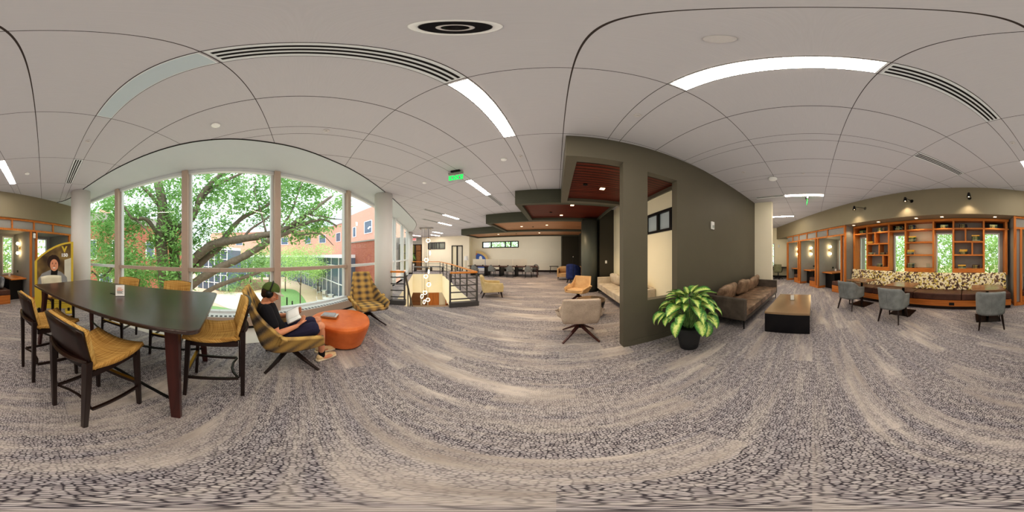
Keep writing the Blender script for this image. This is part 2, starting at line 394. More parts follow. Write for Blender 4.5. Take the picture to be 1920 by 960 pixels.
def flat(name, outline, holes, z, mat, up=True):
    loops = [[V((*p[:2], z)) for p in outline]] + [[V((*p[:2], z)) for p in h] for h in holes]
    tris = geometry.tessellate_polygon(loops); vs = [p for l in loops for p in l]
    mb = MB(); fs = []
    for t in tris:
        a, b, c = (vs[i] for i in t)
        fs.append(t if ((b - a).cross(c - a).z > 0) == up else t[::-1])
    mb.add(vs, fs); return struct(name, mb, mat)
outer = [tuple(p) for p in GL] + [(-14.6, 11.2), (-14.6, 16), (2.6, 16), (2.6, 3.4), (11.8, 3.4), (11.8, 2.2)]
outer += [tuple(wp(10.9, 6.0)[:2]), tuple(wp(-4.6, 6.0)[:2])]
well = [tuple(sp(*q)[:2]) for q in ((1.22, .05), (1.22, 9), (-1.2, 9), (-1.2, .5), (-.86, .5), (-.86, .12))]
flat('floor', outer, [well], 0, m['carpet'])
flat('ceiling', outer, [], CEIL, m['ceiling'], False)
flat('ceiling_bay', [tuple(p) for p in GL] + [tuple(p) for p in ARC][::-1][1:], [], CEIL - .012, m['soffit'], False)
tb = MB(); tb.tube([(p.x, p.y, CEIL - .006) for p in ARC], .011, 6); struct('trim_1', tb, m['black'])
# stairwell sides, lower storey
w = MB(SM)
w.box(1.22, 1.34, .0, 9.1, -1.6, -.005); w.box(-1.32, -1.2, .5, 9.1, -1.6, -.005); w.box(-1.32, 1.34, 9.0, 9.12, -1.6, -.005)
struct('wall_stairwell', w, m['cream_wall'])
w = MB(SM); w.box(-1.95, 6, 12.6, 12.8, -4.2, -1.55); w.box(5.8, 6, 0, 12.6, -4.2, -1.55); w.box(-1.95, -1.8, 0, 12.6, -4.2, -1.55); struct('wall_lower', w, m['cream_wall'])
w = MB(SM); w.box(-1.95, 6, -.5, 12.7, -4.35, -4.2); struct('floor_lower', w, m['carpet'])
w = MB(SM); w.box(-1.95, -1.32, 0, 12.6, -1.6, -1.55); w.box(1.34, 6, 0, 12.6, -1.6, -1.55); w.box(-1.32, 1.34, 9.12, 12.6, -1.6, -1.55); struct('ceiling_lower', w, m['soffit'])
w = MB(SM); 
for i in range(14): w.box(-.86, .42, .12 + i * .3, .46 + i * .3, -.17 * (i + 1) - .1, -.17 * (i + 1))
struct('floor_stairs', w, m['carpet'])
# bay window: one object per bay (mullion, head, transom), pane as its child
w1 = resample(GL, .2)
def along(pl):
    L = [0]
    for a, b in zip(pl, pl[1:]): L.append(L[-1] + (b - a).length)
    return L
LG = along(GL)
def nearest(pt): 
    best = min(range(len(GL)), key=lambda i: (GL[i] - V(pt)).length); return LG[best]
def at_len(s):
    for i in range(len(GL) - 1):
        if LG[i + 1] >= s: 
            return GL[i].lerp(GL[i + 1], (s - LG[i]) / (LG[i + 1] - LG[i])), (GL[i + 1] - GL[i]).normalized()
    return GL[-1], (GL[-1] - GL[-2]).normalized()
stops = [0] + [nearest(p) for p in ((-2.12, -4.2), (-2.73, -2.35), (-3.62, -.5), (-4.62, 1.28), (-5.9, 3.02), (-7.2, 4.6), (-8.6, 6.2), (-10.2, 7.8))] + [LG[-1]]
for i, (a, b) in enumerate(zip(stops, stops[1:])):
    fr = MB(); gl = MB(); tr_ = MB(); mu = MB(); pts = [at_len(a + (b - a) * k / 8) for k in range(9)]
    for (p, d), (q, _) in zip(pts, pts[1:]):
        n = V((d.y, -d.x)); 
        for z0, z1, dep in ((3.42, 3.5, .10), (1.165, 1.245, .12), (.26, .33, .12), (-.45, .0, .16)):
            A, B = p + n * dep / 2, q + n * dep / 2
            (tr_ if z0 == 1.165 else fr).bar((A.x, A.y, (z0 + z1) / 2), (B.x, B.y, (z0 + z1) / 2), dep, z1 - z0)
        gl.add([(p.x, p.y, .05), (q.x, q.y, .05), (q.x, q.y, 3.45), (p.x, p.y, 3.45)], [(0, 1, 2, 3)])
    p, d = pts[0]; n = V((d.y, -d.x)); c = p + n * .08
    a0, a1 = p - n * .04, p + n * .17
    mu.add([(q.x + d.x * k * .065, q.y + d.y * k * .065, z) for z in (0, CEIL) for q, k in ((a0, -1), (a0, 1), (a1, 1), (a1, -1))], [(0, 3, 2, 1), (4, 5, 6, 7), (0, 1, 5, 4), (1, 2, 6, 5), (2, 3, 7, 6), (3, 0, 4, 7)])
    for (p, d), k in ((pts[0], 1), (pts[-1], -1)):
        n = V((d.y, -d.x)); c0, c1 = p + d * k * .066, p + d * k * .115
        for c0, c1, z0, z1 in ((c0, c1, .33, 3.42),):
            fr.add([(q.x, q.y, z) for z in (z0, z1) for q in (c0 - n * .03, c1 - n * .03, c1 + n * .06, c0 + n * .06)], [(0, 3, 2, 1), (4, 5, 6, 7), (0, 1, 5, 4), (1, 2, 6, 5), (2, 3, 7, 6), (3, 0, 4, 7)])  # white strips put the daylight on the mullion sides into the colour
    o = struct('window_%d' % (i + 1), fr, m['frame_white']); mu.build('mullion', m['frame_tan'] if i in (1, 2, 3, 4) else m['frame_white'], o); tr_.build('transom', m['frame_tan'] if i in (1, 2, 3) else m['frame_white'], o)
    gl.build('glass_pane', m['glass'], o)
# radiator casing that follows the glass, with a slotted grille on top, and the pale strip of floor before it
def offset(s0, s1, d0, d1, z0, z1, step=.12):
    mb = MB(); n = int((s1 - s0) / step); P = []
    for k in range(n + 1):
        p, d = at_len(s0 + (s1 - s0) * k / n); q = V((d.y, -d.x)); P.append((p + q * d0, p + q * d1))
    vs = [(p.x, p.y, z) for a, b in P for p, z in ((a, z0), (b, z0), (b, z1), (a, z1))]
    fs = [(4 * k + j, 4 * k + (j + 1) % 4, 4 * k + 4 + (j + 1) % 4, 4 * k + 4 + j) for k in range(n) for j in range(4)] + [(3, 2, 1, 0), (4 * n, 4 * n + 1, 4 * n + 2, 4 * n + 3)]
    return mb.add(vs, fs)
s0, s1 = stops[0] + .3, stops[5] - .9
struct('trim_2', offset(s0, s1, .13, .36, .07, .27), m['frame_tan'], bevel=.006)
g = offset(s0, s1, .12, .355, .268, .284); struct('trim_3', g, m['frame_white'])
g = MB(); k = s0
while k < s1 - .1:
    p, d = at_len(k); q = V((d.y, -d.x)); a, b = p + q * .27, p + q * .345
    g.bar((a.x, a.y, .285), (b.x, b.y, .285), .05, .006); k += .085
struct('trim_4', g, m['gray_metal'])
struct('trim_5', offset(s0, s1, .1, .33, .0, .07), m['black'])
struct('floor_strip', offset(s0, stops[4], .33, .95, .001, .004), m['paving'])
# columns
def column(name, x, y, r, label, mat, z1=CEIL):
    t = thing(name, label, 'column', (x, y, 0))
    MB().lathe([(r, 0), (r, z1 - .002)], 40).build('shaft', mat, t, smooth=True)
    MB().lathe([(r + .012, 0), (r + .012, .1)], 40).build('base_band', m['black'], t)
    for p in t.children[0].data.polygons: p.use_smooth = len(p.vertices) == 4
column('round_column', -1.09, -4.78, .295, 'light grey round column behind the tall poster stand', m['column'])
column('round_column', -4.46, 2.50, .28, 'light grey round column beside the plaid lounge chair', m['column'])
column('round_column', -10.85, 8.62, .27, 'pale round column at the far corner of the stairwell', m['column'])
column('dark_round_column', 1.42, 6.85, .36, 'thick dark green grey round column behind the tan lounge chair', plain('dark green grey column paint', srgb(92, 96, 88), .45, var=.05), 3.0)
# dark wall with an open passage on its left and a tall slot
def wall_y(name, x0, x1, y0, y1, z0, z1, holes, mat, **k):
    mb = MB(); xs = sorted({x0, x1, *[h[0] for h in holes], *[h[1] for h in holes]}); zs = sorted({z0, z1, *[h[2] for h in holes], *[h[3] for h in holes]})
    for a, b in zip(xs, xs[1:]):
        for c, d in zip(zs, zs[1:]):
            if not any(h[0] <= (a + b) / 2 <= h[1] and h[2] <= (c + d) / 2 <= h[3] for h in holes): mb.box(a, b, y0, y1, c, d)
    return mb
w = wall_y('', .96, 5.62, 2.2, 2.34, 0, CEIL, [(1.375, 1.99, .78, 2.97)], None)
sh = Matrix(((1, 0, 0, 0), (-.028, 1, 0, .03), (0, 0, 1, 0), (0, 0, 0, 1)))     # the wall runs very slightly askew
w.v = [tuple(sh @ V(p)) for p in w.v]
struct('wall_dark', w, m['dark_wall'])
w = MB(); w.box(.965, 5.6, 2.188, 2.2, 0, .1); w.v = [tuple(sh @ V(p)) for p in w.v]; struct('baseboard_dark', w, m['dark_wall'])
w = MB(); w.box(5.62, 5.78, 1.43, 2.12, 0, CEIL); struct('wall_stub', w, m['white_wall'])
# nook behind it
w = MB()
for y0, y1, z0, z1 in ((2.34, 6.5, 0, 2.09), (2.34, 6.5, 2.63, CEIL)): w.box(2.39, 2.5, y0, y1, z0, z1)
w.box(2.39, 2.5, 2.34, 2.45, 2.09, 2.63); w.box(2.39, 2.5, 5.6, 6.5, 2.09, 2.63)
struct('wall_nook', w, m['cream_wall'])
f = MB(); 
f.box(2.37, 2.47, 2.45, 5.6, 2.09, 2.15); f.box(2.37, 2.47, 2.45, 5.6, 2.57, 2.63)
for y in (2.48, 2.82, 3.32, 3.86, 4.4, 5.0, 5.57): f.box(2.37, 2.47, y - .035, y + .035, 2.15, 2.57)
f = struct('window_20', f, m['black']); MB().box(2.43, 2.44, 2.45, 5.6, 2.12, 2.6).build('glass_pane', m['blank_panel'], f)
w = MB(); w.box(1.78, 2.5, 6.5, 6.62, 0, CEIL); w.box(1.78, 1.9, 6.62, 13, 0, CEIL); w.box(.45, 1.9, 13.0, 13.1, 0, CEIL); w.box(.45, .57, 13.1, 15.3, 0, CEIL)
struct('wall_recess', w, plain('very dark olive paint', srgb(62, 58, 48), .5, var=.06))
# far white wall with a ribbon window, the slanted wall beside it with a door and a second ribbon window
w = wall_y('', -9.0, .5, 15.3, 15.45, 0, CEIL, [(-7.6, -1.75, 2.4, 2.97)], None); w2 = wall_y('', -9.0, .5, 15.3, 15.45, 0, CEIL, [(-7.5, -5.0 + 3.3, 9, 10)], None)
w = wall_y('', -9.0, .5, 15.3, 15.45, 0, CEIL, [(-7.45, -3.6, 2.32, 2.96)], None); struct('wall_far', w, m['white_wall'])
f = MB(); f.box(-7.45, -3.6, 15.26, 15.4, 2.32, 2.4); f.box(-7.45, -3.6, 15.26, 15.4, 2.89, 2.96)
for x in (-7.41, -6.45, -4.95, -4.4, -3.64): f.box(x - .045, x + .045, 15.26, 15.4, 2.4, 2.89)
f = struct('window_21', f, m['black']); MB().box(-7.45, -3.6, 15.35, 15.36, 2.36, 2.93).build('glass_pane', m['glass'], f)
MB().box(-7.6, .5, 15.28, 15.3, 0, .16).build('baseboard_far', m['wood_dark'], kind='structure')
w = MB(); w.box(-9.05, -8.75, 14.0, 15.45, 0, CEIL); struct('wall_pilaster', w, m['cream_wall'])
A0, A1 = V((-8.25, 13.95)), V((-13.0, 12.0)); dA = (A1 - A0).normalized(); LA = (A1 - A0).length
FM = Matrix.Translation((A0.x, A0.y, 0)) @ Matrix.Rotation(math.atan2(dA.y, dA.x), 4, 'Z')   # local y points towards the room
mb = wall_y('', 0, LA, -.15, 0, 0, CEIL, [(.72, 1.75, 0, 2.5), (2.55, 4.35, 2.25, 2.9)], None); mb.v = [tuple(FM @ V(p)) for p in mb.v]; struct('wall_slanted', mb, m['white_wall'])
f = MB(FM); f.box(2.5, 4.4, -.12, .04, 2.2, 2.28); f.box(2.5, 4.4, -.12, .04, 2.87, 2.95)
for x in (2.53, 3.15, 3.45, 3.66, 3.87, 4.05, 4.37): f.box(x - .04, x + .04, -.12, .04, 2.28, 2.87)
f = struct('window_22', f, m['gray_metal']); MB(FM).box(2.5, 4.4, -.08, -.07, 2.25, 2.9).build('glass_pane', plain('glass with painted reflections', srgb(146, 150, 140), .2, var=.4, scale=2), f)  # mottled opaque colour stands in for hazy reflections on the pane
f = MB(FM); f.box(.66, .74, -.15, .03, 0, 2.56); f.box(1.72, 1.8, -.15, .03, 0, 2.56); f.box(.66, 1.8, -.15, .03, 2.48, 2.56); f.box(1.18, 1.3, -.12, .0, 0, 2.5)
f = struct('door_1', f, m['black']); MB(FM).box(.74, 1.2, -.1, -.07, .05, 2.5).build('glass_panel', m['frost'], f); MB(FM).box(1.28, 1.74, -.1, -.05, .0, 2.5).build('door_leaf', m['cream_wall'], f)
# glazed lobby with a timber door at the far left
w = MB(); w.box(-14.7, -14.6, 9, 16, 0, CEIL); w.box(-14.6, -12.6, 15.9, 16.0, 0, CEIL); struct('wall_lobby', w, m['panel_gray'])
B0, B1 = V((-13.0, 12.0)), V((-14.4, 10.0)); dB = (B1 - B0).normalized(); LB = (B1 - B0).length
BMx = Matrix.Translation((B0.x, B0.y, 0)) @ Matrix.Rotation(math.atan2(dB.y, dB.x), 4, 'Z')
w = MB(BMx); w.box(0, LB, -.15, 0, 2.75, CEIL); struct('wall_header', w, m['panel_gray'])
f = MB(BMx)
for x in (.0, .62, .74, 1.55, LB - .06): f.box(x, x + .07, -.12, .03, 0, 2.75)
f.box(0, LB, -.12, .03, 2.68, 2.76); f.box(.62, LB, -.1, .02, 1.75, 1.83); f.box(0, .62, -.1, .02, 2.05, 2.09)
f = struct('door_2', f, m['wood_dark']); MB(BMx).box(.05, .64, -.08, -.03, 0, 2.7).build('door_leaf', m['wood_brown'], f)
MB(BMx).box(.7, LB, -.07, -.06, 0, 2.7).build('glass_panel', plain('dim olive glass', srgb(122, 122, 70), .2, var=.35, scale=1.5), f)
# end wall of the corridor on the right
w = MB(); w.box(11.3, 11.45, 2.74, 3.4, 0, CEIL); w.box(11.3, 11.45, -.6, 2.62, 0, CEIL); w.box(11.3, 11.45, 2.62, 2.74, 0, .8); w.box(11.3, 11.45, 2.62, 2.74, 2.4, CEIL)
w = MB()
for y0, y1, z0, z1 in ((3.1, 3.4, 0, CEIL), (-.6, 2.68, 0, CEIL), (2.68, 3.1, 0, .8), (2.68, 3.1, 2.4, CEIL)): w.box(11.3, 11.45, y0, y1, z0, z1)
struct('wall_corridor', w, m['cream_wall'])
f = MB(); f.box(11.28, 11.4, 2.66, 2.72, .8, 2.4); f.box(11.28, 11.4, 3.06, 3.1, .8, 2.4); f.box(11.28, 11.4, 2.7, 3.1, .78, .84); f.box(11.28, 11.4, 2.7, 3.1, 2.34, 2.4)
f = struct('window_23', f, m['frame_white']); MB().box(11.36, 11.365, 2.7, 3.08, .8, 2.4).build('glass_pane', m['glass'], f)
w = MB(); w.box(5.62, 11.4, 3.3, 3.42, 0, CEIL); struct('wall_corridor_side', w, m['white_wall'])
# stepped canopies
FASCIA = plain('dark green grey fascia paint', srgb(78, 78, 66), .55, var=.05)
def canopy(label, x0, x1, y0, y1, mat, lights, dots=(), cut=None, zb=3.06):
    t = thing('ceiling_canopy', label, 'ceiling canopy', ((x0 + x1) / 2, (y0 + y1) / 2, zb), group=None)
    cx, cy = (x0 + x1) / 2, (y0 + y1) / 2; hx, hy = (x1 - x0) / 2, (y1 - y0) / 2; top = CEIL - zb - .003; b = .17
    f = MB()
    f.box(-hx, hx, -hy, -hy + b, 0, top); f.box(-hx, hx, hy - b, hy, 0, top); f.box(-hx, -hx + b, -hy + b, hy - b, 0, top); f.box(hx - .05, hx, -hy + b, hy - b, 0, top)
    f.build('fascia', m['dark_wall'] if y0 < 3 else FASCIA, t)
    MB().box(-hx + b, hx - .05, -hy + b, hy - b, .09, .12).build('slat_panel', mat, t)
    for x, y in lights:
        r = MB().box(x - cx - .055, x - cx + .055, y - cy - .055, y - cy + .055, .082, .089).build('downlight', m['downlight'], t)
    for x, y in dots: MB().lathe([(.05, .07), (.05, .089)], 16, (x - cx, y - cy, 0)).build('sprinkler', m['black'], t)
    return t
canopy('dark framed canopy with red wood slats nearest the dark wall', .13, 2.385, 2.2, 4.6, m['slat_red'], [(1.05, 3.62)], [(.62, 3.45)])
canopy('second dark framed wood slat canopy behind the one at the dark wall', -1.19, 1.78, 4.6, 7.05, m['slat_red'], [(.5, 5.1), (.2, 6.45)], [(-.2, 6.0)])
canopy('third dark framed wood slat canopy counting back from the dark wall', -3.25, 1.78, 7.05, 10.1, m['slat_lit'], [(-.5, 8.6), (-1.9, 8.8)], [(-1.3, 9.0)])
canopy('farthest and lowest looking dark canopy by the desks, slats coloured as lit', -6.66, 1.78, 10.1, 12.75, m['slat_lit'], [(-1.2, 11.5), (-4.3, 11.6)], [(-2.9, 11.6)])
# ------------------------------------------------------------------ tall table and its stools
TZ = 1.04; TC = V((-.80, -1.80)); TL = V((-.402, .915)); TRZ = math.atan2(.915, -.402)
def tpt(l, c): return TC + TL * l + V((.915, .402)) * c          # c counts towards the camera side
t = thing('tall_table', 'long dark walnut counter-height table by the curved window, splayed legs', 'table', (TC.x, TC.y, 0), TRZ)
top = []
for i, (x, y) in enumerate(rrect(2.27, 1.15, .07, 6)):
    top.append((x, y * (1 + .06 * (1 - (x / 1.13) ** 2))))
def densify(P, n=10):
    out = []
    for a, b in zip(P, P[1:] + P[:1]):
        k = n if math.dist(a, b) > .3 else 1
        out += [(a[0] + (b[0] - a[0]) * i / k, a[1] + (b[1] - a[1]) * i / k) for i in range(k)]
    return out
top = [(x, math.copysign(abs(y) + .035 * (1 - min(1, abs(x) / 1.1) ** 2) * (abs(y) > .5), y)) for x, y in densify(rrect(2.27, 1.13, .07, 6))]
MB().prism(top, TZ - .032, TZ).build('tabletop', m['wood_top'], t, bevel=.008)
for sx in (-1, 1):
    for sy in (-1, 1):
        MB().bar((sx * .93, sy * .44, TZ - .03), (sx * .99, sy * .52, 0), .10, .06, .06, .045, up=(0, 1, 0)).build('leg', m['wood_leg'], t, bevel=.006)
MB().box(-.95, .95, -.03, .03, TZ - .09, TZ - .032).build('apron', m['wood_dark'], t)
for sy in (-1, 1):
    MB().tube([(x, sy * (.495 - .22 * (1 - (x / .98) ** 2)), .24) for x in [-.98 + .196 * i for i in range(11)]], .016, 6).build('foot_rail', m['black'], t)
MB().box(-.02, .12, -.02, .08, TZ, TZ + .004).build('power_hatch', m['black_gloss'], t)
def make_stool():
    t = thing('counter_stool', '', 'stool', (0, 0, 0)); sz = .775
    for sx in (-1, 1):
        MB().bar((sx * .205, .2, sz - .02), (sx * .215, .225, 0), .042, .042, .03, .03).build('leg', m['wood_dark'], t, bevel=.004)
        MB().bar((sx * .195, -.235, .86), (sx * .172, -.235, 0), .05, .042, .03, .032).build('leg', m['wood_dark'], t, bevel=.004)
        MB().bar((sx * .19, -.2, .3), (sx * .212, .2, .3), .02, .028).build('stretcher', m['wood_dark'], t)
        MB().bar((sx * .19, -.2, sz - .045), (sx * .205, .2, sz - .045), .022, .05).build('apron', m['wood_dark'], t)
    MB().bar((-.2, .213, .36), (.2, .213, .36), .03, .035).build('foot_rest', m['wood_dark'], t)
    MB().box(-.19, .19, .2, .23, .376, .381).build('foot_plate', m['brass'], t)
    MB().tube([(x, -.2 + .05 * (1 - (x / .18) ** 2), .3) for x in (-.18, -.09, 0, .09, .18)], .013, 6).build('stretcher', m['wood_dark'], t)
    MB().tube([(x, -.235 - .045 * (1 - (x / .2) ** 2), .85) for x in (-.2, -.15, -.1, -.05, 0, .05, .1, .15, .2)], .021, 6).build('back_rail', m['wood_dark'], t)
    def seat(u, v):
        x = (u - .5) * 2; y = .24 - v * .45; w = .235 - .035 * v
        return (x * w, y, sz + .035 * x * x - .028 * math.sin(PI * min(1, v * 1.05)) + .005)
    MB().grid(seat, 10, 8).build('seat', m['woven'], t, smooth=True, solid=.035, offs=-1)
    def back(off):
        def f(u, v):
            x = (u - .5) * 2; z = sz - .01 + v * .345; w = .2 + .02 * v
            return (x * w, -.17 - .085 * v - .03 * (1 - x * x) + off, z - .02 * x * x * v)
        return f
    MB().grid(back(0), 8, 6).build('backrest', m['woven'], t, smooth=True, solid=.03, offs=0)
    MB().grid(back(-.028), 8, 6).build('back_shell', m['wood_dark'], t, smooth=True, solid=.02, offs=0)
    return t
st = make_stool()
def place_stool(o, l, c, fx, label, mat=None):
    p = tpt(l, c); f = TL * fx[0] + V((.915, .402)) * fx[1]; rz = face(f.x, f.y)
    if o is None:
        o = dup(st, (p.x, p.y, 0), rz, label, 'counter stools round the tall table')
    else:
        o.location = (p.x, p.y, 0); o.rotation_euler = (0, 0, rz); o['label'] = label; o['group'] = 'counter stools round the tall table'
    return o
place_stool(st, .47, .69, (0, -1), 'dark wood counter stool with mustard woven seat, nearest to the camera, back turned')
place_stool(None, -.29, .70, (0, -1), 'dark counter stool, camera side of the tall table, second from its near corner')
place_stool(None, 1.17, -.02, (-1, 0), 'dark wood counter stool at the end of the tall table beside the reading man')
place_stool(None, .47, -.69, (0, 1), 'counter stool on the window side of the tall table, nearer the reading man')
place_stool(None, -.45, -.69, (0, 1), 'counter stool on the window side of the tall table, nearer the poster stand')
e = place_stool(None, -1.33, .02, (1, 0), 'counter stool with pale woven back at the table end before the poster stand')
for ch in kids(e):
    if ch.name.startswith(('backrest', 'back_shell')):
        ch.data = ch.data.copy(); ch.data.materials.clear(); ch.data.materials.append(m['pale_woven'])
# clear sign holder on the table
p = V((-.83, -1.655)); t = thing('table_sign', 'white table sign with orange lines in clear holder on the tall dark table', 'sign holder', (p.x, p.y, TZ), face(p.x, p.y))
MB().box(-.052, .052, -.035, .035, 0, .004).build('base', m['acrylic'], t)
for sy in (-1, 1):
    f = MB().bar((0, sy * .03, .003), (0, sy * .006, .125), .1, .003, up=(0, 1, 0)).build('card', m['paper'], t)
    for k, (w, z, ink) in enumerate(((.07, .075, 'orange_ink'), (.06, .064, 'orange_ink'), (.07, .053, 'gray_ink'), (.06, .043, 'gray_ink'), (.065, .033, 'gray_ink'), (.045, .092, 'orange_ink'))):
        y = .03 - .024 * z / .122 + .003
        MB().box(-w / 2 - (k % 2) * .005, w / 2 - (k % 2) * .005, min(sy * y, sy * (y + .001)), max(sy * y, sy * (y + .001)), z, z + .005).build('printed_line', m[ink], f)
# ------------------------------------------------------------------ shell lounge chairs
def shell_chair(name, label, mat, loc, rz, tall, group=None):
    t = thing(name, label, 'lounge chair', loc, rz, group)
    if tall: prof = [(.36, .40), (.22, .375), (.05, .35), (-.12, .335), (-.25, .36), (-.33, .45), (-.39, .62), (-.45, .80), (-.51, .98), (-.55, 1.11)]
    else: prof = [(.34, .39), (.20, .37), (.05, .35), (-.10, .335), (-.21, .35), (-.28, .42), (-.32, .52), (-.355, .64), (-.385, .745), (-.41, .83)]
    wid = [.30, .31, .31, .31, .30, .295, .28, .25, .225, .20] if tall else [.29, .30, .30, .30, .295, .295, .295, .29, .285, .28]
    wing = [.15, .20, .235, .27, .31, .30, .19, .09, .045, .02] if tall else [.12, .17, .20, .24, .26, .24, .16, .09, .05, .02]
    def cr(A, v):
        x = v * (len(A) - 1); i = min(int(x), len(A) - 2); f = x - i
        g = lambda k: A[max(0, min(len(A) - 1, k))]
        def h(a, b, c, d): return .5 * (2 * b + (c - a) * f + (2 * a - 5 * b + 4 * c - d) * f * f + (3 * b - a - 3 * c + d) * f ** 3)
        if hasattr(A[0], '__len__'): return tuple(h(*(g(i + q)[k] for q in (-1, 0, 1, 2))) for k in (0, 1))
        return h(*(g(i + q) for q in (-1, 0, 1, 2)))
    def fn(u, v):
        x = (u - .5) * 2; a = abs(x); y, z = cr(prof, v); y2, z2 = cr(prof, min(1, v + .02)); y1, z1 = cr(prof, max(0, v - .02))
        dy, dz = y2 - y1, z2 - z1; L = math.hypot(dy, dz); ny, nz = -dz / L * -1, dy / L * -1      # towards the sitter
        ny, nz = dz / L, -dy / L
        w = cr(wid, v); k = max(0, (a - .62) / .38); k = k * k * (3 - 2 * k); h = cr(wing, v) * k
        px = math.copysign(w * min(1, a / .72) + .085 * k * min(1, h * 4), x)
        # side walls rise upright, the wings of the back come forward
        return (px, y + ny * h, z + nz * h - (0 if v > .5 else .0))
    MB().grid(fn, 36, 40).build('shell', mat, t, smooth=True, solid=.045, offs=-1, sub=0)
    def cush(u, v):
        a = 2 * PI * u; s = math.sin(PI * v); r = min(1, s * 1.9) if 0 < v < 1 else 0
        cx, cy = math.cos(a), math.sin(a); q = (abs(cx) ** 4 + abs(cy) ** 4) ** -.25
        zz = -.055 * math.cos(PI * v); y = .06 + cy * q * .29 * r; x = cx * q * .27 * r
        return (x, y, .425 + zz + .05 * (y - .06) - .0)
    MB().grid(cush, 32, 10, True).build('seat_cushion', mat, t, smooth=True)
    b = MB().lathe([(.045, .2), (.045, .33)], 16).build('swivel_hub', m['black_metal'], t)
    for k in range(4):
        a = R(45 + 90 * k)
        MB().bar((.03 * math.cos(a), .03 * math.sin(a), .245), (.41 * math.cos(a), .41 * math.sin(a), .012), .055, .05, .03, .022).build('leg', m['wood_leg'] if not tall else m['wood_dark'], t, bevel=.004)
    return t
MC = V((-1.99, -.135)); MRZ = face(-.18, .984)
shell_chair('lounge_chair', 'high-backed mustard and charcoal plaid lounge chair that the reading man sits in', m['plaid'], (MC.x, MC.y, 0), MRZ, True)
shell_chair('lounge_chair', 'empty high-backed plaid lounge chair between the orange ottoman and the column', m['plaid'], (-3.16, 1.40, 0), face(.93, -.08), True)
shell_chair('lounge_chair', 'pale grey swivel lounge chair seen from behind, nearest the dark wall', m['light_fabric'], (.40, 2.77, 0), face(.05, 1), False)
shell_chair('lounge_chair', 'tan swivel lounge chair turned towards the room, before the dark round column', m['tan_fabric'], (.68, 5.02, 0), face(-.55, -.85), False)
# ottoman
t = thing('ottoman', 'round burnt orange leather ottoman between the two plaid chairs', 'ottoman', (-2.56, .66, 0), R(20))
def ot(u, v):
    a = 2 * PI * u; prof = [(0, .03), (.33, .03), (.36, .035), (.39, .12), (.425, .22), (.46, .33), (.475, .39), (.47, .425), (.44, .448), (.36, .452), (0, .455)]
    x = v * (len(prof) - 1); i = min(int(x), len(prof) - 2); f = x - i; r = prof[i][0] * (1 - f) + prof[i + 1][0] * f; z = prof[i][1] * (1 - f) + prof[i + 1][1] * f
    k = 1 + .05 * math.cos(3 * a + .6)
    return (r * k * 1.04 * math.cos(a), r * k * .98 * math.sin(a), z)
MB().grid(ot, 48, 30, True).build('body', m['leather_orange'], t, smooth=True)
MB().lathe([(.33, 0), (.33, .035)], 40).build('plinth', m['black'], t)
# books on it
t = thing('book', 'brown-edged hardback lying flat on the orange ottoman, under a smaller book', 'book', (-2.62, .48, .462), R(62), 'books on the orange ottoman')
MB().box(-.13, .13, -.09, .09, 0, .004).build('cover', m['wood_brown'], t); MB().box(-.128, .126, -.086, .086, .004, .03).build('pages', plain('aged page edges', srgb(176, 120, 70), .8), t); MB().box(-.13, .13, -.09, .09, .03, .034).build('cover', m['speaker_gray'], t)
t = thing('book', 'smaller grey book on top of the brown hardback on the orange ottoman', 'book', (-2.615, .47, .4965), R(66), 'books on the orange ottoman')
MB().box(-.10, .10, -.07, .07, 0, .003).build('cover', m['gray_metal'], t); MB().box(-.098, .096, -.066, .066, .003, .016).build('pages', m['paper'], t); MB().box(-.10, .10, -.07, .07, .016, .019).build('cover', plain('grey book jacket', srgb(150, 152, 156), .4, var=.4, scale=30), t)
# drum side table
t = thing('drum_table', 'round black drum table with bronze top between the two swivel chairs', 'side table', (.83, 3.86, 0))
MB().lathe([(.22, 0), (.25, .06), (.31, .22), (.345, .36), (.35, .405)], 40).build('drum', m['black_gloss'], t, smooth=True)
MB().lathe([(.35, .405), (.355, .41), (.35, .43), (.33, .435)], 40).build('top', plain('dark bronze table top', srgb(104, 88, 72), .2, .2, var=.1), t)
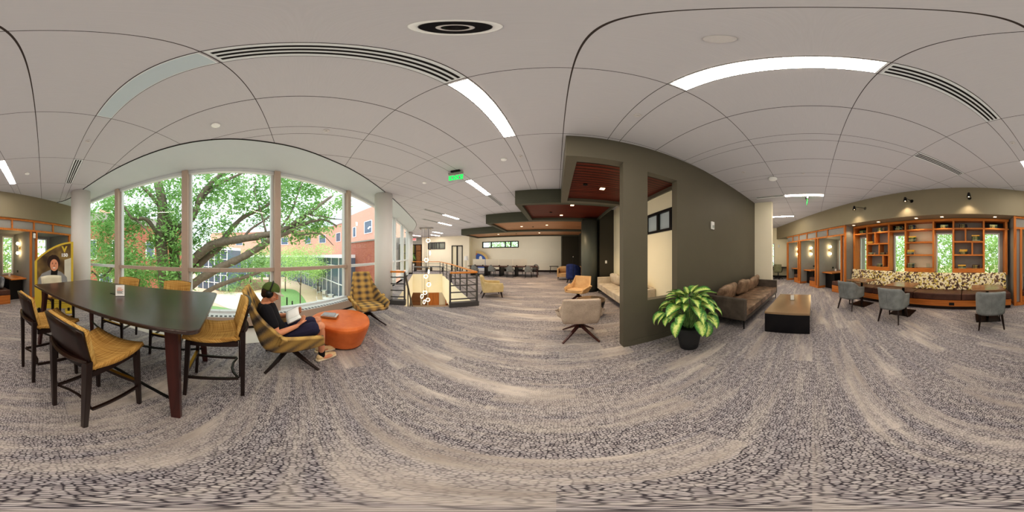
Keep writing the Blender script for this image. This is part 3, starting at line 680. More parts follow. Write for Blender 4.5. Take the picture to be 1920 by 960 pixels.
# sofas
def sofa(name, label, loc, rz, L, D, body, seat, n, back_n, leg, arm_h=.62, seat_h=.42, pillows=None):
    t = thing(name, label, 'sofa', loc, rz); h = L / 2; q = D / 2; aw = .09
    for sx in (-1, 1): MB().box(min(sx * h, sx * (h - aw)), max(sx * h, sx * (h - aw)), -q, q, .2, arm_h).build('arm', body, t, bevel=.02, seg=3)
    MB().box(-h + aw, h - aw, -q, -q + .12, .2, arm_h + .02).build('back_frame', body, t, bevel=.02, seg=3)
    MB().box(-h + aw, h - aw, -q + .12, q - .01, .2, .27).build('base_frame', body, t, bevel=.01)
    w = (L - 2 * aw) / n
    for i in range(n):
        x = -h + aw + w * (i + .5)
        def cu(u, v, x=x):
            a, b = (u - .5) * 2, (v - .5) * 2
            return (x + a * w / 2, .06 + b * (q - .07) + 0, seat_h - .01 + .02 * (1 - a ** 4) * (1 - b ** 4) + .006 * math.sin(9 * a + x * 7) * math.sin(5 * b + x))
        mb = MB().grid(cu, 14, 14); mb.box(x - w / 2, x + w / 2, -q + .13, q - .01, .27, seat_h - .012); mb.build('seat_cushion', seat, t, smooth=False, bevel=.012)
    w = (L - 2 * aw) / back_n if back_n else 0
    for i in range(back_n):
        x = -h + aw + w * (i + .5); tl = (pillows or [0, 0, 0, 0])[i]
        Mx = Matrix.Translation((x + .02 * tl, -q + .2, seat_h + .2)) @ Matrix.Rotation(R(-14), 4, 'X') @ Matrix.Rotation(R(tl * 6), 4, 'Y')
        def pil(u, v):
            a = 2 * PI * u; b = PI * (v - .5); cx = math.cos(b) * math.cos(a); cz = math.cos(b) * math.sin(a); sy = math.sin(b)
            e = lambda c, p: math.copysign(abs(c) ** p, c)
            k = e(cx, .55), e(cz, .55)
            return Mx @ V((k[0] * w * .5, e(sy, .8) * .1 * (1 - .35 * max(abs(k[0]), abs(k[1])) ** 3), k[1] * .225 * (1 + .06 * abs(k[0]) ** 3) + .008 * math.sin(11 * cx)))
        MB().grid(pil, 36, 14, True).build('back_cushion', seat, t, smooth=True)
    for sx in (-1, 1):
        for sy in (-1, 1): MB().bar((sx * (h - .05), sy * (q - .05), .21), (sx * (h - .05), sy * (q - .05), 0), .035, .03, .022, .02).build('leg', leg, t)
    return t
sofa('leather_sofa', 'long dark brown leather three-seat sofa with loose cushions against the dark wall', (4.19, 1.66, 0), PI, 2.78, .88, m['leather_dark'], m['leather_brown'], 3, 3, m['black'], arm_h=.66, pillows=[1, -1.2, .6])
sofa('tweed_sofa', 'pale beige tweed sofa in the nook behind the slotted dark wall', (2.0, 4.85, 0), PI / 2, 2.9, .76, m['beige_fabric'], m['beige_fabric'], 2, 3, m['black'], arm_h=.66, pillows=[.6, -.6, .5])
sofa('loveseat', 'small tan loveseat before the far dark recess wall, left of the blue chair', (.95, 10.35, 0), R(176), 1.75, .8, m['tan_fabric'], m['tan_fabric'], 2, 2, m['black'], arm_h=.72)
# coffee table
t = thing('coffee_table', 'low coffee table with polished bronze top and black panel ends before the leather sofa', 'coffee table', (3.64, .455, 0))
MB().box(-.76, .76, -.415, .415, .395, .435).build('tabletop', m['bronze_top'], t, bevel=.003)
for sx in (-1, 1): MB().box(min(sx * .755, sx * .7), max(sx * .755, sx * .7), -.41, .41, 0, .395).build('end_panel', m['black_gloss'], t)
MB().box(-.7, .7, -.03, .03, .2, .395).build('rail', m['black_gloss'], t)
t = thing('table_sign', 'small white card in clear holder on the bronze coffee table', 'sign holder', (3.82, .47, .435), face(3.82, .47))
MB().box(-.06, .06, -.04, .04, 0, .005).build('base', m['acrylic'], t); MB().box(-.04, .04, -.004, .0, .005, .125).build('card', m['paper'], t)
# potted plant
t = thing('potted_plant', 'bushy variegated green and cream plant in a black tapered pot by the dark wall', 'plant', (1.76, 1.66, 0), R(12))
pr = [(.12, 0), (.135, .01), (.17, .2), (.185, .3), (.18, .385), (.168, .395), (.16, .38)]
MB().lathe(pr, 4 * 10, sx=1, sy=1).build('pot', m['pot'], t, smooth=True); MB().lathe([(.0, .37), (.163, .375)], 24).build('soil', m['soil'], t)
lv = MB(); stm = MB(); acr = []
for k in range(64):
    q = k / 63; a = k * 2.39996 + rnd.uniform(-.2, .2)
    reach = (.06 + .30 * q) * rnd.uniform(.88, 1.1); hgt = .94 - .38 * q ** 1.2 + rnd.uniform(-.04, .04)
    L = rnd.uniform(.23, .32); W = L * rnd.uniform(.25, .31); droop = .35 + 1.3 * q + rnd.uniform(-.1, .25)
    d = V((math.cos(a), math.sin(a), 0)); sd = V((-d.y, d.x, 0)); P = d * reach + V((0, 0, hgt)); ang = .55 - .6 * q; cur = []
    for i in range(9):
        cur.append((P.copy(), ang)); P = P + (d * math.cos(ang) + V((0, 0, math.sin(ang)))) * (L / 8); ang -= droop / 8 * 1.3
    base = len(lv.v); vs = []; n = len(cur); rl = rnd.uniform(-.35, .35)
    for i, (p, an) in enumerate(cur):
        f = i / (n - 1); w = W * (math.sin(PI * f ** .75) ** .8 if 0 < f < 1 else .02)
        up = V((0, 0, 1)) * math.cos(an) - d * math.sin(an); s2 = (sd * math.cos(rl) + up * math.sin(rl))
        for j in range(5):
            x = (j - 2) / 2; vs.append(p + s2 * (x * w) + up * (abs(x) * w * .28)); acr.append(j / 4)
    lv.add(vs, [(i * 5 + j, i * 5 + j + 1, i * 5 + j + 6, i * 5 + j + 5) for i in range(n - 1) for j in range(4)])
    stm.tube([(d.x * .03, d.y * .03, .33), tuple(d * reach * .5 + V((0, 0, .33 + (hgt - .33) * .7))), tuple(d * reach + V((0, 0, hgt)))], .005, 5)
lo = MB(); lo.v = lv.v; lo.f = lv.f
me = bpy.data.meshes.new('leaves'); me.from_pydata(lv.v, [], lv.f); at = me.attributes.new('across', 'FLOAT', 'POINT'); at.data.foreach_set('value', acr)
me.polygons.foreach_set('use_smooth', [True] * len(me.polygons)); me.materials.append(m['variegated']); o = bpy.data.objects.new('leaves', me); C.objects.link(o); o.parent = t
stm.build('stems', m['leaf_mid'], t)
# wall devices
p = V((3.02, 2.145)); t = thing('wall_strobe', 'white fire alarm strobe high on the dark wall above the leather sofa', 'alarm', (3.03, 2.138, 2.2))
MB().box(-.055, .055, -.03, .005, -.09, .09).build('housing', m['white'], t, bevel=.008); MB().box(-.03, .03, -.05, -.03, -.06, .0).build('lens', m['acrylic'], t)
tag(MB().box(-.04, .04, -.012, 0, -.06, .06).build('light_switch', m['white'], bevel=.004), 'white light switch plate on the dark recess wall behind the beige sofa', 'switch').location = (2.05, 6.5, 1.25)
# poster stand
t = thing('display_stand', 'tall arched yellow and brown display board with portrait print beside the tall table', 'display stand', (-.25, -4.2, 0), face(.25, 4.2) )
# the board faces the camera: local +y forward
def arc_outline(x0, x1, z0, zl, zr, n=14, ins=0):
    pts = [(x0 + ins, z0 + ins), (x1 - ins, z0 + ins), (x1 - ins, zr - ins)]
    for k in range(1, n):
        f = k / n; x = x1 - (x1 - x0) * f; pts.append((x + ins * (1 - 2 * f), zl + (zr - zl) * math.sin(PI / 2 * (1 - f)) ** .8 - ins))
    return pts + [(x0 + ins, zl - ins)]
def board(nm, outl, y0, y1, mat, par):
    n = len(outl); mb = MB().add([(-x, y0, z) for x, z in outl] + [(-x, y1, z) for x, z in outl], [tuple(range(n))[::-1], tuple(range(n, 2 * n))] + [(i, (i + 1) % n, n + (i + 1) % n, n + i) for i in range(n)])
    return mb.build(nm, mat, par)
YEL = plain('mustard yellow print', srgb(206, 178, 66), .6, var=.05); BRN = NT('blurred brown photo background'); bn = BRN.noise(BRN.map(), 3.2, 1)
BRN = BRN.done(BRN.ramp(bn, [(.3, srgb(66, 50, 36)), (.55, srgb(116, 94, 60)), (.72, srgb(176, 148, 84))]), .6)
INK = plain('charcoal ink', srgb(60, 56, 50), .7)
bd = board('board', arc_outline(-.5, .5, .1, 1.36, 1.87), -.012, .012, YEL, t)
board('photo_print', arc_outline(-.47, .47, .72, 1.32, 1.86, ins=.035), .012, .0135, BRN, t)
board('pale_edge_print', [(.27, .74), (.44, .74), (.44, 1.45), (.27, 1.4)], .0135, .0142, plain('pale print', srgb(206, 200, 180), .7), t)
JK = NT('black and white woven jacket print'); v = JK.map(); ck = JK.math('GREATER_THAN', JK.math('MULTIPLY', JK.math('SINE', JK.math('MULTIPLY', JK.sep(v)[0], 260)), JK.math('SINE', JK.math('MULTIPLY', JK.sep(v)[2], 260))), 0)
JK = JK.done(JK.mix(ck, srgb(40, 40, 44), srgb(196, 194, 190)), .8)
po = board('portrait_jacket', [(-.42, .74), (.36, .74), (.33, .95), (.2, 1.08), (.06, 1.14), (-.1, 1.14), (-.3, 1.05), (-.4, .92)], .0142, .016, JK, t)
board('portrait_neck', [(-.09, .93), (.0, .86), (.08, .95), (.1, 1.16), (-.07, 1.16)], .016, .017, m['black'], po)
def oval(cx, cz, rx, rz, n=20): return [(cx + rx * math.cos(2 * PI * k / n), cz + rz * math.sin(2 * PI * k / n)) for k in range(n)]
board('portrait_hair', [(x, z + .008 * math.sin(i * 2.6)) for i, (x, z) in enumerate(oval(-.01, 1.345, .165, .185, 28))], .0165, .0175, m['hair'], po)
fc = board('portrait_face', oval(.005, 1.265, .105, .155, 24), .0175, .0185, m['skin'], po)
for sx in (-1, 1):
    board('portrait_eye', oval(.005 + sx * .042, 1.30, .018, .009, 10), .0185, .019, m['hair'], po); board('portrait_brow', [(.005 + sx * .02, 1.325), (.005 + sx * .065, 1.322), (.005 + sx * .045, 1.338)], .0185, .019, m['hair'], po)
board('portrait_nose', [(-.012, 1.235), (.024, 1.235), (.008, 1.29)], .0185, .019, plain('shaded skin print', srgb(176, 112, 84), .7), po)
board('portrait_smile', oval(.005, 1.195, .036, .011, 12), .0185, .019, m['paper'], po)
FR = Matrix(((-1, 0, 0, 0), (0, 0, 1, 0), (0, 1, 0, 0), (0, 0, 0, 1)))      # text read from +y
text('letter_emblem', 'V', .2, YEL, t, Matrix.Translation((-.27, .016, 1.665)) @ FR, .001, .012)
text('printed_number', '150', .115, m['paper'], t, Matrix.Translation((-.27, .016, 1.52)) @ FR, .001, .006)
for k in range(7): board('printed_line', [(-.28, .54 - k * .05), (.42 - .04 * (k % 3), .54 - k * .05), (.42 - .04 * (k % 3), .548 - k * .05), (-.28, .548 - k * .05)], .012, .013, INK, t)
for sx in (-1, 1): MB().box(sx * .38 - .09, sx * .38 + .09, -.16, .18, 0, .03).build('foot', YEL if sx < 0 else m['black'], t); MB().box(sx * .38 - .03, sx * .38 + .03, -.014, .014, .02, .12).build('foot_clip', m['black'], t)
# ------------------------------------------------------------------ the reading man
def evaluated(o, name):
    bpy.context.view_layer.update()
    me = bpy.data.meshes.new_from_object(o.evaluated_get(bpy.context.evaluated_depsgraph_get())); me.name = name
    bpy.data.objects.remove(o); n = bpy.data.objects.new(name, me); C.objects.link(n); return n
def fuse(mb, name, mat, voxel, parent=None, smooth=3):
    o = mb.build(name, mat); o.modifiers.new('r', 'REMESH').mode = 'VOXEL'; o.modifiers['r'].voxel_size = voxel; o.modifiers['r'].use_smooth_shade = True
    s = o.modifiers.new('s', 'SMOOTH'); s.factor = .5; s.iterations = smooth
    n = evaluated(o, name); n.parent = parent
    if not n.data.materials: n.data.materials.append(mat)
    return n
def limb(mb, P, Rr, seg=14, n=5):
    P = [V(p) for p in P]; pts = []; rr = []
    for i in range(len(P) - 1):
        for k in range(n):
            f = k / n; pts.append(P[i].lerp(P[i + 1], f)); rr.append(Rr[i] * (1 - f) + Rr[i + 1] * f)
    pts.append(P[-1]); rr.append(Rr[-1]); mb.tube(pts, 0, seg, radii=rr)
    for p, r in zip(P, Rr): mb.ball(p, r * .995, 14, 8)
def loft(mb, rings, seg=24, n=4):
    A = []
    for a, b in zip(rings, rings[1:]):
        for k in range(n): A.append([x + (y - x) * k / n for x, y in zip(a, b)])
    A.append(list(rings[-1])); vs = []
    for y, z, rx, ry, tilt in A:
        for k in range(seg):
            a = 2 * PI * k / seg; x = rx * math.cos(a); q = ry * math.sin(a); vs.append((x, y + q * math.cos(tilt), z + q * math.sin(tilt)))
    fs = [(i * seg + k, i * seg + (k + 1) % seg, (i + 1) * seg + (k + 1) % seg, (i + 1) * seg + k) for i in range(len(A) - 1) for k in range(seg)]
    fs += [tuple(range(seg))[::-1], tuple((len(A) - 1) * seg + k for k in range(seg))]
    mb.add(vs, fs)
TR = [(-.12, .43, .15, .12, .2), (-.15, .52, .165, .125, .35), (-.21, .64, .15, .11, .45), (-.255, .76, .165, .118, .4), (-.28, .86, .17, .105, .25), (-.285, .905, .12, .08, .1), (-.28, .935, .07, .06, 0)]
SH = {1: [(.165, -.28, .87), (.265, -.155, .61), (.155, .065, .65)], -1: [(-.165, -.28, .87), (-.265, -.14, .63), (-.135, .045, .70)]}
LG_ = {1: [(.10, -.06, .48), (.115, .36, .60), (.045, .40, .135)], -1: [(-.10, -.06, .48), (-.15, .40, .575), (-.17, .45, .13)]}
HM = Matrix.Translation((0, -.232, 1.05)) @ Matrix.Rotation(R(-24), 4, 'X')
b = MB(); loft(b, TR)
limb(b, [(0, -.285, .90), (0, -.268, .97), (0, -.245, 1.03)], [.062, .056, .06])
for s in (1, -1):
    limb(b, SH[s], [.062, .043, .027]); limb(b, LG_[s], [.088, .06, .038])
    k, a = V(LG_[s][1]), V(LG_[s][2]); b.ball(k.lerp(a, .3) + V((0, -.018, 0)), (.056, .058, .11), 14, 10)
    b.ball(a + V((0, .05, -.085)), (.04, .1, .035))
def hb(c, r): b.ball(HM @ V(c), r, 20, 14, HM.to_3x3())
hb((0, -.005, .025), (.077, .097, .088)); hb((0, .03, -.035), (.062, .064, .08)); hb((0, .062, -.098), (.032, .028, .022)); hb((0, .05, -.06), (.05, .045, .05))
b.tube([HM @ V(p) for p in ((0, .09, .012), (0, .103, -.015), (0, .117, -.04), (0, .1, -.05))], 0, 10, radii=[.009, .011, .015, .012])
for s in (1, -1):
    hb((s * .032, .083, .018), (.024, .014, .009)); hb((s * .076, -.008, -.02), (.01, .02, .032)); hb((s * .036, .072, -.035), (.02, .018, .018)); hb((s * .011, .108, -.045), (.009, .008, .007))
hb((0, .092, -.066), (.024, .012, .006)); hb((0, .09, -.078), (.02, .011, .006))
def hand(w, palm, nrm, side):
    w, palm, nrm = V(w), V(palm), V(nrm).normalized(); d = (palm - w).normalized(); sd = d.cross(nrm).normalized() * side
    for q in (-.022, -.008, .008, .022): limb(b, [w + sd * q * .5, palm + d * .035 + sd * q * 1.35], [.017, .0135], 10, 4)
    for i, (q, L) in enumerate(((-.031, .062), (-.010, .076), (.011, .072), (.031, .056))):
        p = palm + d * .035 + sd * q; dr = d.copy(); P = [p]
        for j, f in enumerate((.45, .32, .23)):
            dr = (dr + nrm * (.30 + .18 * j + .04 * i)).normalized(); p = p + dr * L * f * 1.15; P.append(p)
        limb(b, P, [.0098, .0092, .0085, .0075], 10, 3)
    p = palm - d * .03 - sd * .024; dr = (d * .75 - sd * .75 + nrm * .1).normalized(); P = [p, p + dr * .035]; dr = (d * .95 - sd * .2 - nrm * .15).normalized(); P += [P[-1] + dr * .032, P[-1] + dr * .056]
    limb(b, P, [.014, .0115, .0105, .0085], 10, 3)
hand(SH[1][2], (.11, .115, .672), (-.3, -.2, .8), -1)
hand(SH[-1][2], (-.115, .10, .735), (.6, -.3, .45), 1)
man = fuse(b, 'person', m['skin'], .0046, None, 3)
man.location = (MC.x, MC.y, .0); man.rotation_euler = (0, 0, MRZ)
tag(man, 'seated man in green cap, headphones, black tee and navy shorts reading a book', 'person')
# clothes
c = MB(); loft(c, [(y, z, rx + .014, ry + .014, t) for y, z, rx, ry, t in TR[:-1]] + [(-.283, .925, .085, .07, .05)])
for s in (1, -1):
    a, e = V(SH[s][0]), V(SH[s][1]); limb(c, [a, a.lerp(e, .62)], [.078, .068])
fuse(c, 'shirt', m['shirt'], .007, man, 4)
c = MB(); loft(c, [(-.11, .40, .16, .13, .2), (-.14, .50, .182, .142, .3), (-.165, .56, .178, .138, .4)])
for s in (1, -1):
    a, e = V(LG_[s][0]), V(LG_[s][1]); limb(c, [a + V((0, 0, 0)), a.lerp(e, .78)], [.108, .094])
fuse(c, 'shorts', m['shorts'], .007, man, 4)
for s in (1, -1):
    k, a = V(LG_[s][1]), V(LG_[s][2]); dx = -.35 if s > 0 else -.1
    f = V((dx, 1, 0)).normalized(); sd = V((f.y, -f.x, 0)); base = V((a.x, a.y, 0))
    c = MB(); limb(c, [a + V((0, 0, .045)), a + V((0, 0, -.06))], [.043, .043]); fuse(c, 'sock', m['sock'], .006, man, 2)
    c = MB(); MS = Matrix(((sd.x, f.x, 0), (sd.y, f.y, 0), (0, 0, 1)))
    for q, rr in (((0, -.02, .06), (.042, .06, .05)), ((0, .05, .055), (.044, .09, .042)), ((0, .13, .045), (.05, .075, .034)), ((0, .18, .04), (.044, .05, .026))): c.ball(base + MS @ V(q), rr, 18, 12, MS)
    sh_ = fuse(c, 'shoe', m['shoe'], .006, man, 3)
    c = MB()
    pts = [(.036, -.075), (.044, .0), (.046, .08), (.053, .14), (.045, .21), (0, .235), (-.045, .21), (-.05, .14), (-.042, .08), (-.042, 0), (-.034, -.075), (0, -.088)]
    P = [base + MS @ V((x, y, 0)) for x, y in pts]; c.add([(p.x, p.y, z) for z in (.004, .034) for p in P], [tuple(range(12))[::-1], tuple(range(12, 24))] + [(i, (i + 1) % 12, 12 + (i + 1) % 12, 12 + i) for i in range(12)])
    so = c.build('sole', m['sole'], sh_, bevel=.006)
# hair, cap, headphones
H3 = HM.to_3x3()
c = MB(); c.ball(HM @ V((0, -.022, .0)), (.081, .09, .085), 24, 14, H3); c.ball(HM @ V((0, -.05, -.045)), (.062, .05, .05), 18, 12, H3)
for s in (1, -1): c.ball(HM @ V((s * .072, .02, -.005)), (.012, .022, .035), 12, 8, H3)
fuse(c, 'hair', m['hair'], .006, man, 2)
def capf(u, v):
    a = 2 * PI * u; h = PI / 2 * v
    return HM @ V((.088 * math.cos(h) ** .8 * math.cos(a), -.008 + .108 * math.cos(h) ** .8 * math.sin(a), .03 + .1 * math.sin(h) + .012 * math.sin(a) * (1 - v)))
cp = MB().grid(capf, 32, 10, True).build('cap', m['cap'], man, smooth=True, solid=.004)
def brim(u, v):
    a = PI * (.12 + .76 * u); r0, r1 = 1.0, 1.0
    x, y = .088 * math.cos(a), -.008 + .108 * math.sin(a); f = v * math.sin(PI * u) ** .6
    return HM @ V((x * (1 + .05 * v), y + .075 * f, .042 - .02 * f - 9 * (x * x) * f * .25))
MB().grid(brim, 16, 6).build('brim', m['cap_brim'], cp, smooth=True, solid=.004)
hp = MB().tube([HM @ V((.098 * math.cos(a), -.02, .03 + .112 * math.sin(a))) for a in [R(-12 + 204 * k / 20) for k in range(21)]], .009, 8).build('headphones', m['black'], man, smooth=True)
for s in (1, -1):
    c = MB().lathe([(.02, 0), (.04, .002), (.044, .015), (.04, .03), (.0, .034)], 24, M=HM @ Matrix.Translation((s * .078, -.012, -.012)) @ Matrix.Rotation(s * PI / 2, 4, 'Y'))
    c.build('ear_cup', m['black'], hp, smooth=True)
# the open book he holds
BK = thing('open_book', 'open book with white pages held by the reading man', 'book', (MC.x, MC.y, 0), MRZ)
sp0, sp1 = V((-.01, -.03, .655)), V((-.01, .13, .735)); ax = (sp1 - sp0)
for s, up, L in ((1, .012, .125), (-1, .085, .11)):
    o_ = V((s * L, 0, up)); nn = ax.cross(o_).normalized() * (1 if ax.cross(o_).z > 0 else -1)
    def pg(u, v, o_=o_, nn=nn): return sp0 + ax * v + o_ * u + nn * (.012 * math.sin(PI * min(1, u * 1.3)) + .004)
    MB().grid(pg, 10, 4).build('page_block', m['paper'], BK, smooth=True, solid=.012, offs=-1)
    MB().add([sp0, sp0 + o_ * 1.04, sp1 + o_ * 1.04, sp1], [(0, 1, 2, 3)]).build('cover', m['gray_metal'], BK, solid=.003, offs=0)
# ------------------------------------------------------------------ bookcase wall (s along the wall, t outwards)
w = MB(WM); w.wbox(-4.8, 10.6, 4.5, 4.62, 2.69, CEIL); w.wbox(-4.8, 10.6, 4.62, 6.0, 2.69, 2.75); struct('wall_soffit', w, m['soffit_wall'])
def wall_w(s0, s1, t0, t1, holes, z1=CEIL, M=WM):
    mb = wall_y('', s0, s1, -t1, -t0, 0, z1, holes, None); mb.v = [tuple(M @ V(p)) for p in mb.v]; return mb
BW = [(3.58, 4.15), (2.03, 2.59), (.46, 1.04), (-1.08, -.54)]
struct('wall_bookcase', wall_w(-1.4, 4.3, 5.34, 5.5, [(a, b, .85, 2.27) for a, b in BW], 2.69), m['panel_gray'])
RB = [(4.5, 5.95), (6.2, 7.55), (7.8, 9.0)]; LB_ = [(-2.7, -1.6), (-4.45, -2.98)]
hol = [(a + .1, b - .1, .8, 2.3) for a, b in RB] + [(-2.66, -2.2, .8, 2.25), (-4.3, -3.76, .8, 2.25)]
struct('wall_booths', wall_w(4.3, 10.6, 5.8, 5.95, hol[:3], 2.69), m['panel_gray']); struct('wall_booths', wall_w(-4.7, -1.4, 5.8, 5.95, hol[3:], 2.69), m['panel_gray'])
for i, (s0, s1, z0, z1, t0) in enumerate([(a, b, .85, 2.27, 5.36) for a, b in BW] + [(*h, 5.82) for h in hol]):
    f = MB(WM); e = .045
    f.wbox(s0, s0 + e, t0, t0 + .08, z0, z1); f.wbox(s1 - e, s1, t0, t0 + .08, z0, z1); f.wbox(s0 + e, s1 - e, t0, t0 + .08, z1 - e, z1); f.wbox(s0 + e, s1 - e, t0, t0 + .08, z0, z0 + e)
    o = struct('window_%d' % (30 + i), f, m['frame_white']); MB(WM).wbox(s0, s1, t0 + .04, t0 + .045, z0, z1).build('glass_pane', m['glass'], o)
# wood trim over the booths, posts and grey dividers
for i, (s0, s1, posts) in enumerate(((4.28, 9.12, (5.3, 6.1, 6.9, 7.7, 8.4)), (-4.75, -1.36, (-2.06, -2.85, -3.66)))):
    f = MB(WM); f.wbox(s0, s1, 4.56, 4.66, 2.63, 2.69); f.wbox(s0, s1, 4.56, 4.66, 2.3, 2.36)
    for s in posts: f.wbox(s - .025, s + .025, 4.57, 4.65, 2.36, 2.63)
    struct('trim_%d' % (6 + i), f, m['wood_cherry_h'])
    f = MB(WM); f.wbox(s0, s1, 4.6, 5.8, 2.34, 2.4); f.wbox(s0, s1, 4.61, 4.64, 2.36, 2.63); struct('ceiling_booths', f, m['panel_gray'])
DV = [(4.25, 4.5), (5.95, 6.2), (7.55, 7.8), (9.0, 9.15), (-1.6, -1.36), (-2.98, -2.7), (-4.75, -4.45)]
f = MB(WM); g = MB(WM); h = MB(WM)
for a, b in DV:
    f.wbox(a, b, 4.63, 5.82, 0, 2.34); g.wbox(a, a + .065, 4.56, 4.64, .1, 2.3); g.wbox(b - .065, b, 4.56, 4.64, .1, 2.3); h.wbox(a - .012, b + .012, 4.55, 5.0, 0, .1)
struct('wall_dividers', f, m['panel_gray']); struct('trim_8', g, m['wood_cherry']); struct('baseboard_booths', h, m['wood_cherry_h'])
f = MB(WM); f.wbox(-1.42, -1.36, 4.62, 5.4, 0, 2.69); f.wbox(4.25, 4.31, 4.62, 5.4, 0, 2.69); struct('wall_cheek', f, m['panel_gray'])
f = MB(WM); f.wbox(-1.4, -1.34, 4.54, 4.62, .1, 2.69); f.wbox(4.24, 4.3, 4.54, 4.62, .1, 2.69); struct('trim_9', f, m['wood_cherry'])
for i, s in enumerate((4.0, 2.9, 1.55, .75, -.82)):
    t = thing('recessed_downlight', ['recessed downlight in the soffit at the booth end of the bookcase', 'recessed downlight over the first bookcase unit from the booths', 'recessed downlight over the middle bookcase unit', 'recessed downlight over the window beside the middle bookcase unit', 'recessed downlight over the last window by the poster end'][i], 'downlight', wp(s, 4.78, 2.69), WA, 'downlights over the bookcase')
    MB().box(-.06, .06, -.06, .06, -.006, -.001).build('trim_ring', m['bronze_top'], t); MB().box(-.045, .045, -.045, .045, -.009, -.006).build('lens', m['downlight'], t)
# the bookcase itself
T0, T1 = 5.0, 5.33
bc = thing('bookcase', 'wall-long cherry wood bookcase with open shelves between the windows', 'bookcase', wp(1.5, T0), WA)
def lb(mb, s0, s1, t0, t1, z0, z1): return mb.box(s0 - 1.5, s1 - 1.5, -(t1 - T0), -(t0 - T0), z0, z1)
lb(MB(), -1.3, 4.22, T0, T1, 2.6, 2.68).build('top_rail', m['wood_cherry_h'], bc)
lb(MB(), -1.3, 4.22, T0, T1, 2.335, 2.375).build('upper_shelf', m['wood_cherry_h'], bc)
for s in (-1.22, 4.17): lb(MB(), s - .04, s + .04, T0, T1, .9, 2.6).build('end_post', m['wood_cherry'], bc)
UN = [(2.62, 3.54), (1.06, 2.0), (-.51, .43)]; HB = [.99, 1.12, 1.53, 1.94, 2.335]
for u, (a, b) in enumerate(UN):
    for s in (a, b): lb(MB(), s - .028, s + .028, T0, T1, .99, 2.6).build('upright', m['wood_cherry'], bc)
    lb(MB(), a, b, T0 - .003, T1, .99, 1.115).build('bottom_rail', m['wood_cherry_h'], bc)
    for z in (1.53, 1.94): lb(MB(), a + .028, b - .028, T0 + .004, T1, z - .025, z + .025).build('shelf', m['wood_cherry_h'], bc)
    lb(MB(), a, b, T1 - .015, T1 - .005, 1.1, 2.6).build('back_panel', m['panel_gray'] if u != 1 else m['cream_wall'], bc)
    for row, f in ((2, .62), (1, .42), (0, .25)) if u == 0 else (((2, .6), (1, .38)) if u == 2 else ()):
        s = a + (b - a) * f; lb(MB(), s - .025, s + .025, T0 + .004, T1, HB[row + 1] + .025, HB[row + 2] - .0).build('divider', m['wood_cherry'], bc)
for a, b in ((-1.3, -.51), (.43, 1.06), (2.0, 2.62), (3.54, 4.22)): lb(MB(), a, b, T1 - .015, T1 - .005, 2.375, 2.6).build('back_panel', m['black'], bc)
# books lying in stacks
BCOL = {'dark green': srgb(28, 54, 40), 'black': srgb(26, 26, 28), 'navy': srgb(28, 36, 60), 'yellow': srgb(222, 168, 62), 'grey green': srgb(112, 128, 112), 'brown': srgb(74, 50, 38), 'mustard': srgb(196, 152, 60), 'forest green': srgb(56, 94, 50)}
BM_ = {k: plain(k + ' book cloth', v, .6, var=.2, scale=30) for k, v in BCOL.items()}
pages = plain('book pages', srgb(214, 200, 170), .8, var=.1, scale=60); gold = plain('gold spine lettering', srgb(206, 186, 120), .4)
pb = {}
def book(col):
    if col in pb: return None
    t = thing('book', '', 'book'); 
    c = MB(); c.box(-.12, .12, -.155, -.15, 0, .036).box(-.12, .12, -.15, .0, 0, .004).box(-.12, .12, -.15, .0, .032, .036)
    c.build('cover', BM_[col], t); MB().box(-.117, .117, -.149, -.004, .004, .032).build('pages', pages, t)
    MB().box(-.05, .04, -.1562, -.155, .012, .024).build('spine_lettering', gold, t)
    for x in (-.09, .08): MB().box(x, x + .012, -.1562, -.155, .003, .033).build('spine_band', gold, t); pb[col] = t; return t
ORD = ['bottom', 'second up', 'third up', 'fourth up', 'fifth up']
def stack(s, z, cols, where):
    for i, cn in enumerate(cols):
        p = wp(s + rnd.uniform(-.012, .012), T0 + .16 + rnd.uniform(-.012, .012), z + .0365 * i); rz = WA + PI + R(rnd.uniform(-3, 3))
        lab = '%s book, %s in stack %s' % (cn, ORD[i] if i < len(cols) - 1 or len(cols) == 1 else 'topmost', where)
        if len(cols) == 1: lab = '%s book lying alone %s' % (cn, where)
        if cn not in pb:
            t = book(cn); t.location = p; t.rotation_euler = (0, 0, rz); t['label'] = lab; t['group'] = 'books lying on the bookcase shelves'
        else: dup(pb[cn], p, rz, lab, 'books lying on the bookcase shelves')
DG, BK_, NV, YE, GG, BR, MU, FG = 'dark green', 'black', 'navy', 'yellow', 'grey green', 'brown', 'mustard', 'forest green'
zt = 2.376
stack(3.78, zt, [BK_, DG, FG], 'on top shelf nearest the booths'); stack(2.98, zt, [NV, BK_, DG, BK_], 'on top shelf above the first unit'); stack(2.25, zt, [BK_, GG, DG, BK_], 'on top shelf over the second window')
stack(1.78, zt, [BK_, NV, BK_, NV], 'on top shelf above the middle unit'); stack(.72, zt, [BK_, DG, GG], 'on top shelf over the third window'); stack(.12, zt, [BK_, NV, BK_], 'on top shelf above the last unit'); stack(-.82, zt, [BK_, DG, GG], 'on top shelf nearest the poster end')
z3, z2, z1 = 1.966, 1.556, 1.116
stack(3.42, z3, [MU, YE], 'on upper shelf of the first unit'); stack(3.36, z2, [BR, GG], 'on middle shelf of the first unit, booth side'); stack(2.84, z2, [BK_, BR], 'on middle shelf of the first unit, window side'); stack(2.98, z1, [DG, BK_, GG], 'on bottom shelf of the first unit')
stack(1.76, z3, [BK_, GG, BK_, FG, YE], 'on upper shelf of the middle unit'); stack(1.82, z2, [NV, GG, MU, YE], 'on middle shelf of the middle unit'); stack(1.80, z1, [BK_, GG, BK_, GG], 'on bottom shelf of the middle unit')
